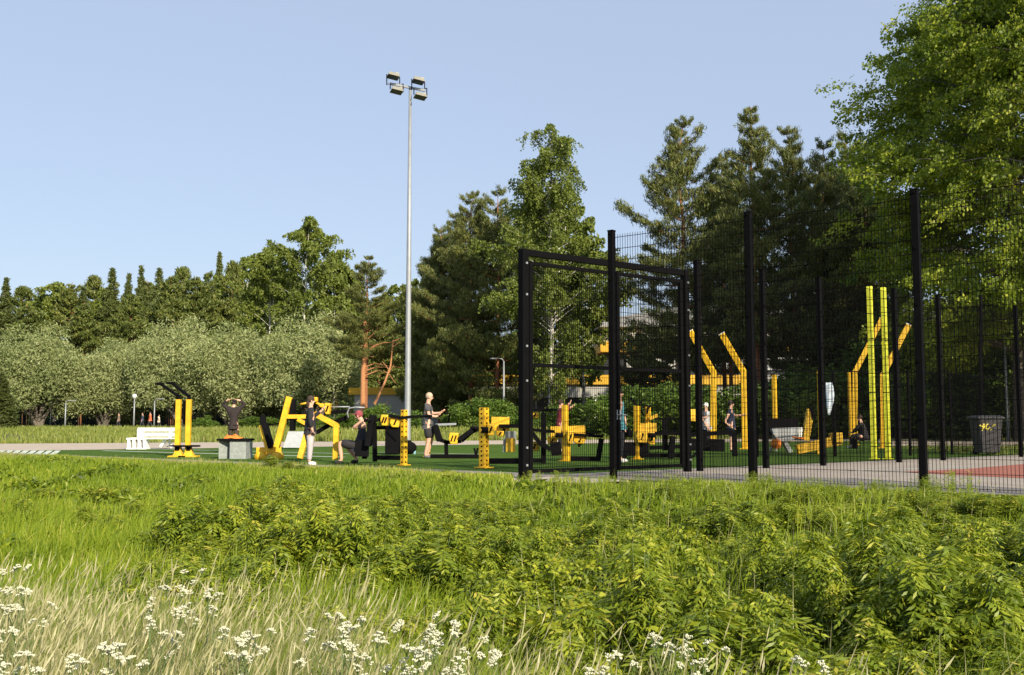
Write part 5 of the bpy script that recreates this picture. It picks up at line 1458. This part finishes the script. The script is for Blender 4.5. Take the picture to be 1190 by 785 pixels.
# --- leafy thicket on the bank
def shrub_mesh(seed, h=1.0, w=.62, ncomp=600, leaflets=7, ll=.058, lw=.016, stems=9, kind='pinnate'):
    g = np.random.default_rng(seed); rr_ = random.Random(seed)
    mb = MB((0, 0, 0))
    heads = []
    for i in range(stems):
        a = rr_.uniform(0, 6.28); q = rr_.uniform(.15, .85)
        tp = Vector((math.cos(a) * w * q, math.sin(a) * w * q, h * rr_.uniform(.65, 1.0) * (1 - .35 * q * q)))
        mb.tube([Vector((tp.x * .2, tp.y * .2, -.05)), Vector((tp.x * .65, tp.y * .65, tp.z * .55)), tp], [.009, .007, .003], 4, caps=False)
        heads.append(tp)
    hd = np.array([tuple(t) for t in heads])
    base = np.stack([hd[:, 0] * .25, hd[:, 1] * .25, np.zeros(len(hd))], 1)
    pk = g.integers(0, stems, ncomp); t = g.uniform(.30, 1.02, (ncomp, 1)) ** .6
    Q = base[pk] * (1 - t) + hd[pk] * t
    az = g.uniform(0, 2 * np.pi, ncomp)
    D = np.stack([np.cos(az), np.sin(az), g.uniform(.0, .7, ncomp)], 1)
    Rl = g.uniform(.12, .25, (ncomp, 1))
    Vs = []; rn_ = []
    tone = g.normal(0, .10, ncomp) + .5 * (t[:, 0] - .80)  # lime young tips; leaves further down darkened as painted inner shade
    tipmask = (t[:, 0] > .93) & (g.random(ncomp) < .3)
    for j in range(leaflets):
        u = (j + 1) / leaflets
        c = Q + D * Rl * u; c[:, 2] -= (Rl[:, 0] * .8 * u * u)
        side = unit(np.cross(D, [0, 0, 1.0]))
        for s in (-1, 1):
            dr = unit(D * .75 + side * s * 1.0 + np.array([0, 0, -.85]) + g.normal(0, .25, (ncomp, 3)))
            if kind == 'broad': dr = unit(dr + g.normal(0, .5, dr.shape))
            l_ = ll * (1 - .35 * abs(u - .5)) * g.uniform(.75, 1.2, (ncomp, 1))
            nrm = unit(np.cross(dr, side) + g.normal(0, .35, dr.shape)); S = unit(np.cross(dr, nrm)) * lw / 2 * g.uniform(.8, 1.3, (ncomp, 1))
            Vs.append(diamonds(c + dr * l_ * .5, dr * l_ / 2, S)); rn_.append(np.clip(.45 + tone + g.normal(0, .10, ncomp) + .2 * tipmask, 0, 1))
    tmp = mb.build('stem', M['stem']); tm = tmp.data; bpy.data.objects.remove(tmp)
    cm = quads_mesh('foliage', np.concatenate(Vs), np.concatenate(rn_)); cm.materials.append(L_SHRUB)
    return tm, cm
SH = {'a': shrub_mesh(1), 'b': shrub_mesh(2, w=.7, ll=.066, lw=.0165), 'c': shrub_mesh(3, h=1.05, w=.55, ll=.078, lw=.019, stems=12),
      'fine': shrub_mesh(4, h=.9, w=.6, ncomp=360, ll=.055, lw=.022, kind='broad'), 'fine2': shrub_mesh(5, h=.85, w=.7, ncomp=360, ll=.06, lw=.026, kind='broad', stems=12),
      'tall': shrub_mesh(6, h=1.0, w=.26, ncomp=210, ll=.075, lw=.012, stems=12)}
def shrub(k, X, Y, h, label, group, w=None, name='thicket_shrub', cat='shrub'):
    z = float(hgt(X, Y))
    px_ = 595 + FPX * X / Y
    lim = 574 if name != 'tall_weed' else 560
    if px_ < 480: lim = 546 if name == 'thicket_shrub' else 530
    if px_ > 990: lim += 4
    ztop = 1.0 - (lim - 490 + rr.uniform(-5, 9)) / FPX * Y
    if k.startswith('tail'): ztop = 1.0 - (552 - 490 + rr.uniform(-5, 22)) / FPX * Y; h = max(.35, min(h, (ztop - z) / .55))
    else: h = max(.16, min(h, ztop - z))
    w = min(w or h, .35 + h)
    r = empty(name, (X, Y, z - .02), label, cat, group, rr.uniform(0, 6.28))
    w = w or h; r.scale = (w, w, h)
    link_mesh('stem', SH[k][0], None, r); link_mesh('foliage', SH[k][1], None, r)
    return r
rr = random.Random(21)
GR = 'leafy shrubs of the thicket below the ball court fence'
cnt = 0
Yc = 4.7
while Yc < 16.2:
    step = .62 + .02 * Yc
    X = -.02 * Yc
    while X < Yc * .56 + 1.5:
        xx = X + rr.uniform(-.25, .25); yy = Yc + rr.uniform(-.3, .3)
        de = float(edge_dist(xx, yy)); ixx = 595 + FPX * xx / yy
        X += step
        if de < .9 or (ixx < 640 and yy > 9): continue
        if 560 < ixx < 700 and 13 < yy: continue
        if rr.random() < .07: continue
        top_h = rr.uniform(.55, 1.12)
        if de < 3.0: top_h *= .55
        if ixx > 1000 and 8 < yy < 12.5: top_h *= 1.2
        if yy < 6: top_h *= .8
        if rr.random() < .12: shrub('tall', xx + .3, yy, top_h * 1.15, 'dense leafy green shrub in the thicket on the bank below the ball court fence', GR, w=1.1)
        kk = rr.choice('aabbc') if de > 2.5 else rr.choice(['fine', 'tall', 'fine2', 'a'])
        if ixx < 800 and rr.random() < .6: kk = rr.choice(['fine', 'fine2'])
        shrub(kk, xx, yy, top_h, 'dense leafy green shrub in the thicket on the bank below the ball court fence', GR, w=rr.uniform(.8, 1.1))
        cnt += 1
    Yc += .75 + .02 * Yc
# dry stems of last year standing in the thicket
n = 750
X = rng.uniform(.0, 1, n); Yp = rng.uniform(4.8, 15, n); X = X * (Yp * .56 + .8)
k = edge_dist(X, Yp) > 1.2; X, Yp = X[k], Yp[k]
blades('dry_stems', X, Yp, rng.uniform(.4, .85, len(X)) * np.clip(.35 + .13 * edge_dist(X, Yp), .3, 1), rng.uniform(.005, .010, len(X)), L_SEED, np.clip(rng.normal(.25, .2, len(X)), 0, 1), (.05, 0))
n = 15000
X = rng.uniform(-.02, 1, n); Yp = rng.uniform(4.6, 15, n); X = X * (Yp * .56 + .8)
k = (edge_dist(X, Yp) > 1.0) & (fbm(X, Yp, .8, 9.0) > .42); X, Yp = X[k], Yp[k]
blades('thicket_grass', X, Yp, rng.uniform(.4, .75, len(X)) * np.clip(.3 + .2 * edge_dist(X, Yp), .3, 1), rng.uniform(.007, .014, len(X)), L_GRASS, np.clip(rng.normal(.5, .17, len(X)), 0, 1), (.05, 0))
# dark leafy patches on the left half of the bank
def patch(pts, group, label, kinds, hs):
    for x, y, Y in pts:
        shrub(rr.choice(kinds), (x - 595) / FPX * Y, Y, rr.uniform(*hs), label, group, w=rr.uniform(.8, 1.1))
patch([(300, 0, 11.6), (345, 0, 11.2), (392, 0, 11.3), (430, 0, 10.8), (322, 0, 10.2), (372, 0, 10.0), (410, 0, 9.8), (352, 0, 12.8), (300, 0, 13.3), (452, 0, 12.2), (390, 0, 12.6), (470, 0, 11.2)], 'leafy shrubs of the middle patch', 'dark leafy shrub in the middle patch on the grassy bank', ['a', 'c', 'b'], (.85, 1.1))
patch([(205, 0, 8.6), (245, 0, 8.9), (288, 0, 8.5), (225, 0, 7.9), (268, 0, 7.8), (310, 0, 8.0), (195, 0, 9.6)], 'leafy shrubs of the left patch', 'dark leafy shrub in the left patch on the grassy bank', ['a', 'b', 'fine'], (.55, .8))
patch([(445, 0, 7.0), (490, 0, 7.2), (520, 0, 6.6), (470, 0, 6.2), (545, 0, 7.6), (505, 0, 8.2), (440, 0, 8.0), (560, 0, 9.0), (590, 0, 10.4), (600, 0, 8.0)], 'fine leaved shrubs of the centre patch', 'fine leaved light green shrub in the centre of the bank above the white flowers', ['fine', 'fine2'], (.50, .72))
patch([(495, 0, 15.0), (545, 0, 14.6), (585, 0, 13.8), (520, 0, 13.2), (565, 0, 12.4), (470, 0, 14.2), (620, 0, 14.5)], 'leafy shrubs below the yellow pin hole post', 'leafy green shrub on the bank below the arm curl machine, left of the gate', ['c', 'a', 'b'], (.7, .95))
patch([(455, 0, 12.8), (500, 0, 12.2), (540, 0, 11.6), (580, 0, 11.4), (480, 0, 10.4), (525, 0, 10.0), (565, 0, 9.6), (440, 0, 9.2), (600, 0, 12.6), (605, 0, 9.4), (410, 0, 13.8), (440, 0, 14.6), (380, 0, 14.6), (345, 0, 14.4), (500, 0, 9.2), (320, 0, 15.6), (270, 0, 12.2), (250, 0, 10.6), (230, 0, 11.4)], 'leafy shrubs of the middle patch', 'dark leafy shrub in the middle patch on the grassy bank', ['a', 'c', 'b', 'fine'], (.6, 1.0))
patch([(12, 0, 17), (22, 0, 15), (130, 0, 18.5), (150, 0, 16.5), (60, 0, 19.5), (110, 0, 14.5)], 'small dark weeds in the left bank grass', 'small dark leafy weed clump in the grass at the left of the bank', ['fine', 'a'], (.45, .75))
# slender weeds standing up at the field edge
for i, (x, Y, h) in enumerate(((536, 17.6, .9), (515, 17.0, .6), (520, 19.0, .5), (335, 21.0, .62), (318, 21.6, .55), (350, 20.8, .5), (648, 16.2, .8), (672, 16.0, .7), (662, 15.4, .75), (775, 14.8, .8), (800, 14.6, .7), (850, 14.0, .9), (905, 13.6, .8), (935, 13.0, .75), (1058, 12.3, .95), (1080, 12.0, .85), (1092, 12.2, .8), (1150, 11.6, .8), (1010, 12.9, .7), (722, 15.4, .62), (880, 13.8, .7), (978, 13.1, .65), (1125, 11.8, .75), (1175, 11.5, .8), (1035, 12.4, .7), (825, 14.3, .6))):
    shrub('tall', (x - 595) / FPX * Y, Y, h, 'slender leafy weed standing up against the fence at the top of the bank' if x > 600 else 'slender leafy weed standing up at the edge of the turf field', 'slender weeds along the fence foot' if x > 600 else 'slender weeds at the turf edge', w=rr.uniform(.9, 1.3) * .9, name='tall_weed', cat='plant')

# --- cow parsley
def parsley(seed, h=.85, heads=5):
    g = random.Random(seed)
    st = MB((0, 0, 0)); um = []
    main = [Vector((0, 0, 0)), Vector((g.uniform(-.03, .03), g.uniform(-.03, .03), h * .5)), Vector((g.uniform(-.04, .04), g.uniform(-.04, .04), h * .8))]
    st.tube(main, [.004, .0035, .003], 5, caps=False)
    for i in range(heads):
        a = g.uniform(0, 6.28); q = g.uniform(.02, .11); z = h * g.uniform(.86, 1.02)
        b = main[1].lerp(main[2], g.uniform(.3, 1)); c = Vector((math.cos(a) * q, math.sin(a) * q, z))
        st.tube([b, b.lerp(c, .6) + Vector((0, 0, .01)), c], [.0022, .002, .0015], 4, caps=False)
        m = MB((0, 0, 0)); nr = g.randint(8, 12); R_ = g.uniform(.013, .026); tx = g.uniform(-.5, .5); ty = g.uniform(-.6, .2)
        for k in range(nr):
            a2 = 6.28 * k / nr + g.uniform(-.3, .3); r_ = R_ * (g.uniform(.75, 1.05) if k % 3 else g.uniform(.1, .5))
            e = c + Vector((math.cos(a2) * r_, math.sin(a2) * r_, .030 - r_ * .45 + tx * math.cos(a2) * r_ + ty * math.sin(a2) * r_ + g.uniform(-.004, .004)))
            st.tube([c, e], [.0009, .0007], 3, caps=False)
            for f in range(5):
                a3 = g.uniform(0, 6.28); q3 = g.uniform(.002, .008)
                p = e + Vector((math.cos(a3) * q3, math.sin(a3) * q3, g.uniform(0, .003)))
                m.ball(p, (.0034, .0034, .0028), 5, 3)
        um.append(m)
    s_ = st.build('stem', M['stem']); sm = s_.data; bpy.data.objects.remove(s_)
    ums = []
    for m in um:
        u_ = m.build('flower_head', M['petal']); ums.append(u_.data); bpy.data.objects.remove(u_)
    return sm, ums
PV = [parsley(i, heads=2 + i % 3) for i in range(6)]
def tail_mesh(seed, h=.55, stems=16, w=.2):
    g = np.random.default_rng(seed); mb = MB((0, 0, 0)); Cs = []; Ds = []
    for i in range(stems):
        x, y = g.normal(0, w * .5, 2); hh = h * g.uniform(.6, 1.05); lx, ly = g.normal(0, .05, 2)
        mb.tube([(x, y, 0), (x + lx, y + ly, hh)], [.003, .001], 3, caps=False)
        for k in range(70):
            t = g.uniform(.15, 1); Cs.append((x + lx * t, y + ly * t, hh * t)); a = g.uniform(0, 6.28); Ds.append((np.cos(a), np.sin(a), .75))
    Cs = np.array(Cs); Ds = unit(np.array(Ds)); ln = g.uniform(.03, .075, (len(Cs), 1)); S = unit(np.cross(Ds, rand_unit(len(Cs), g))) * .0035
    V = diamonds(Cs + Ds * ln * .5, Ds * ln * .5, S)
    tmp = mb.build('stem', M['stem']); tm = tmp.data; bpy.data.objects.remove(tmp)
    cm = quads_mesh('foliage', V, np.clip(g.normal(.6, .13, len(V)), 0, .9)); cm.materials.append(L_GRASS); return tm, cm
SH['tail'] = tail_mesh(61); SH['tail2'] = tail_mesh(62, w=.3, stems=22)
for i in range(34):
    px_ = 606 + 590 * (i + rr.random()) / 40; t_ = rr.uniform(.5, 2.3)
    kx = (px_ - 595) / FPX
    # walk out from the fence line along this sight line
    den = kx * EN[0] + EN[1]; Yw = (t_ + E0[0] * EN[0] + E0[1] * EN[1]) / den
    shrub(rr.choice(['tail', 'tail2']), kx * Yw, Yw, rr.uniform(.7, 1.15), 'slender leafy weed standing up against the fence at the top of the bank', 'slender weeds along the fence foot', w=1.0, name='tall_weed', cat='plant')
clusters = [('the far left', 'at the left edge of the meadow', [(2, 668, 5.6), (18, 662, 5.5), (36, 664, 5.6), (8, 690, 5.0), (28, 694, 4.9), (46, 690, 5.0), (20, 712, 4.5), (2, 715, 4.6), (42, 702, 4.8)]),
            ('the left middle', 'in the cluster below the dark leafy patch', [(215, 668, 5.6), (232, 672, 5.5), (200, 688, 5.2), (222, 686, 5.1), (245, 690, 5.1), (262, 692, 5.0), (190, 700, 4.9), (208, 712, 4.6), (234, 700, 4.8), (258, 712, 4.7), (195, 735, 4.2), (186, 728, 4.3)]),
            ('the bottom left', 'at the bottom left corner of the picture', [(15, 765, 3.7), (40, 752, 3.8), (60, 760, 3.7), (30, 778, 3.5), (65, 778, 3.5), (10, 740, 4.0), (78, 772, 3.6)]),
            ('the lower left', 'just right of the bottom left corner', [(130, 755, 3.8), (145, 752, 3.8), (122, 768, 3.6), (152, 760, 3.8), (165, 785, 3.4)]),
            ('the lower middle', 'near the bottom of the picture left of the centre', [(300, 735, 4.2), (292, 752, 3.9), (310, 742, 4.1), (272, 758, 3.8), (283, 738, 4.1), (328, 770, 3.6)]),
            ('the centre', 'in the broad cluster at the bottom centre', [(392, 722, 4.4), (412, 724, 4.3), (432, 730, 4.2), (378, 738, 4.1), (405, 742, 4.0), (418, 752, 3.9), (396, 758, 3.8), (462, 732, 4.2), (488, 728, 4.3), (508, 732, 4.2), (526, 734, 4.2), (495, 745, 4.0), (518, 748, 4.0), (540, 740, 4.1), (476, 750, 3.9), (452, 745, 4.0), (500, 765, 3.7), (478, 772, 3.6), (552, 752, 3.9), (426, 740, 4.0)]),
            ('the lower centre', 'at the bottom edge right of the centre cluster', [(572, 770, 3.7), (588, 764, 3.8), (490, 782, 3.5)]),
            ('the right', 'below the thicket right of the centre', [(765, 752, 4.1), (775, 748, 4.2), (803, 745, 4.2), (808, 760, 4.0), (822, 765, 3.9), (790, 758, 4.0), (708, 778, 3.7), (722, 775, 3.7), (735, 780, 3.7)]),
            ('the lower right', 'at the bottom edge below the thicket', [(915, 775, 3.8), (932, 778, 3.8), (950, 783, 3.7)])]
rr = random.Random(31)
for gname, where, pts in clusters:
    for x, y, Y in pts:
        X = (x - 595) / FPX * Y; z0 = float(hgt(X, Y)); top = P(x, y, Y).z
        sc = (top - z0) / .85
        v = rr.choice(PV)
        r = empty('cow_parsley', (X, Y, z0), 'white flowered cow parsley ' + where, 'flower', 'cow parsley in ' + gname, rr.uniform(0, 6.28))
        r.scale = (.92, .92, sc)
        link_mesh('stem', v[0], None, r)
        for u in v[1]: link_mesh('flower_head', u, None, r)

# ------------------------------------------------------------------ labels that single out look-alikes
ORD = ['first', 'second', 'third', 'fourth', 'fifth', 'sixth', 'seventh', 'eighth', 'ninth', 'tenth', 'eleventh', 'twelfth', 'thirteenth', 'fourteenth', 'fifteenth', 'sixteenth', 'seventeenth', 'eighteenth', 'nineteenth', 'twentieth', 'last but one', 'last']
def relabel(match, marks, text, key):
    obs = [o for o in COL.objects if o.parent is None and o.get('label', '').startswith(match)]
    bins = {}
    for o in obs:
        px = 595 + FPX * o.location.x / o.location.y
        m = min(marks, key=lambda m_: abs(m_[0] - px)); bins.setdefault(m[1], []).append(o)
    for ph, os_ in bins.items():
        os_.sort(key=key)
        for i, o in enumerate(os_): o['label'] = text.format(ord=ORD[min(i, 21)], where=ph)
BANK = [(608, 'the left gate post'), (660, 'the left gate leaf'), (712, 'the corner fence post'), (755, 'the right gate leaf'), (812, 'the post right of the gate'), (875, 'the second tall fence post'), (954, 'the hanging towel'), (1022, 'the lime yellow posts'), (1068, 'the tallest fence post'), (1100, 'the post left of the bin'), (1147, 'the rubbish bin'), (1185, 'the right picture edge')]
BANK += [(1235, 'the hidden near margin'), (1330, 'the hidden far margin')]
LEFT = [(5, 'the left picture edge'), (65, 'the walker in white'), (110, 'the lamp left of the globe'), (157, 'the globe lamp'), (190, 'the white bench'), (213, 'the twin yellow posts'), (272, 'the brown hoodie person'), (330, 'the slanting yellow frame'), (390, 'the seated person'), (425, 'the orange trunked pine'), (470, 'the steel mast')]
relabel('dense leafy green shrub in the thicket', BANK, 'leafy thicket shrub straight below {where}, {ord} down the bank', lambda o: -o.location.y)
relabel('slender leafy weed standing up against', BANK, 'slender weed at the fence foot under {where}, {ord} from left', lambda o: o.location.x / o.location.y)
for a, b in (('pointed dark spruce', 'pointed dark far spruce above {where}, {ord} from left'), ('olive green pine in', 'olive green far pine above {where}, {ord} from left'), ('lighter green birch in', 'lighter green far birch above {where}, {ord} from left')):
    relabel(a, LEFT, b, lambda o: o.location.x / o.location.y)
MID = [(240, 'the twin yellow posts'), (500, 'the bald man'), (550, 'the pin hole post'), (600, 'the left gate post'), (300, 'the small slanted machine'), (350, 'the woman in grey trousers'), (400, 'the seated person'), (450, 'the black chest')]
relabel('dark leafy shrub in the middle patch', MID, 'dark leafy shrub of the middle patch below {where}, {ord} down', lambda o: -o.location.y)
relabel('dark leafy shrub in the left patch', [(200, 'twin yellow posts'), (270, 'concrete box')], 'dark leafy shrub in the left patch below the {where}, {ord} from left', lambda o: o.location.x / o.location.y)
relabel('dense green shrub under the trees', BANK, 'dense green shrub far behind {where}, {ord} from left', lambda o: o.location.x / o.location.y)
relabel('rounded green shrub in the strip', LEFT + [(545, 'the curved lever machine'), (598, 'the gate post'), (640, 'the left gate leaf')], 'rounded shrub beyond the path behind {where}, {ord} from left', lambda o: o.location.x / o.location.y)
relabel('fine leaved light green shrub', [(450, 'the black chest'), (500, 'the bald man'), (555, 'the pin hole post'), (600, 'the left gate post')], 'fine leaved light green shrub below {where}, {ord} down', lambda o: -o.location.y)
relabel('leafy green shrub on the bank below the arm', [(480, 'the steel mast'), (530, 'the curved lever machine'), (575, 'the pin hole post'), (615, 'the left gate post')], 'leafy shrub at the bank top below {where}, {ord} down', lambda o: -o.location.y)
relabel('slender leafy weed standing up at the edge of the turf', [(335, 'the woman in grey trousers'), (525, 'the curved lever machine')], 'slender leafy weed at the turf edge below {where}, {ord} from left', lambda o: o.location.x / o.location.y)
relabel('small dark leafy weed clump', [(20, 'the left picture edge'), (130, 'the globe lamp')], 'small dark weed clump in the bank grass below {where}, {ord} from left', lambda o: o.location.x / o.location.y)
for gname, where, pts in clusters:
    fl = [o for o in COL.objects if o.parent is None and o.get('group', '') == 'cow parsley in ' + gname]
    fl.sort(key=lambda o: o.location.x / o.location.y)
    if len(fl) <= 14:
        for i, o in enumerate(fl): o['label'] = 'white cow parsley %s, %s from left' % (where.replace('right of the bottom', 'right of bottom'), ORD[i])
    else:
        half = (len(fl) + 1) // 2
        for i, o in enumerate(fl): o['label'] = 'white cow parsley, %s half of the bottom centre cluster, %s from left' % (('left', 'right')[i >= half], ORD[i % half])
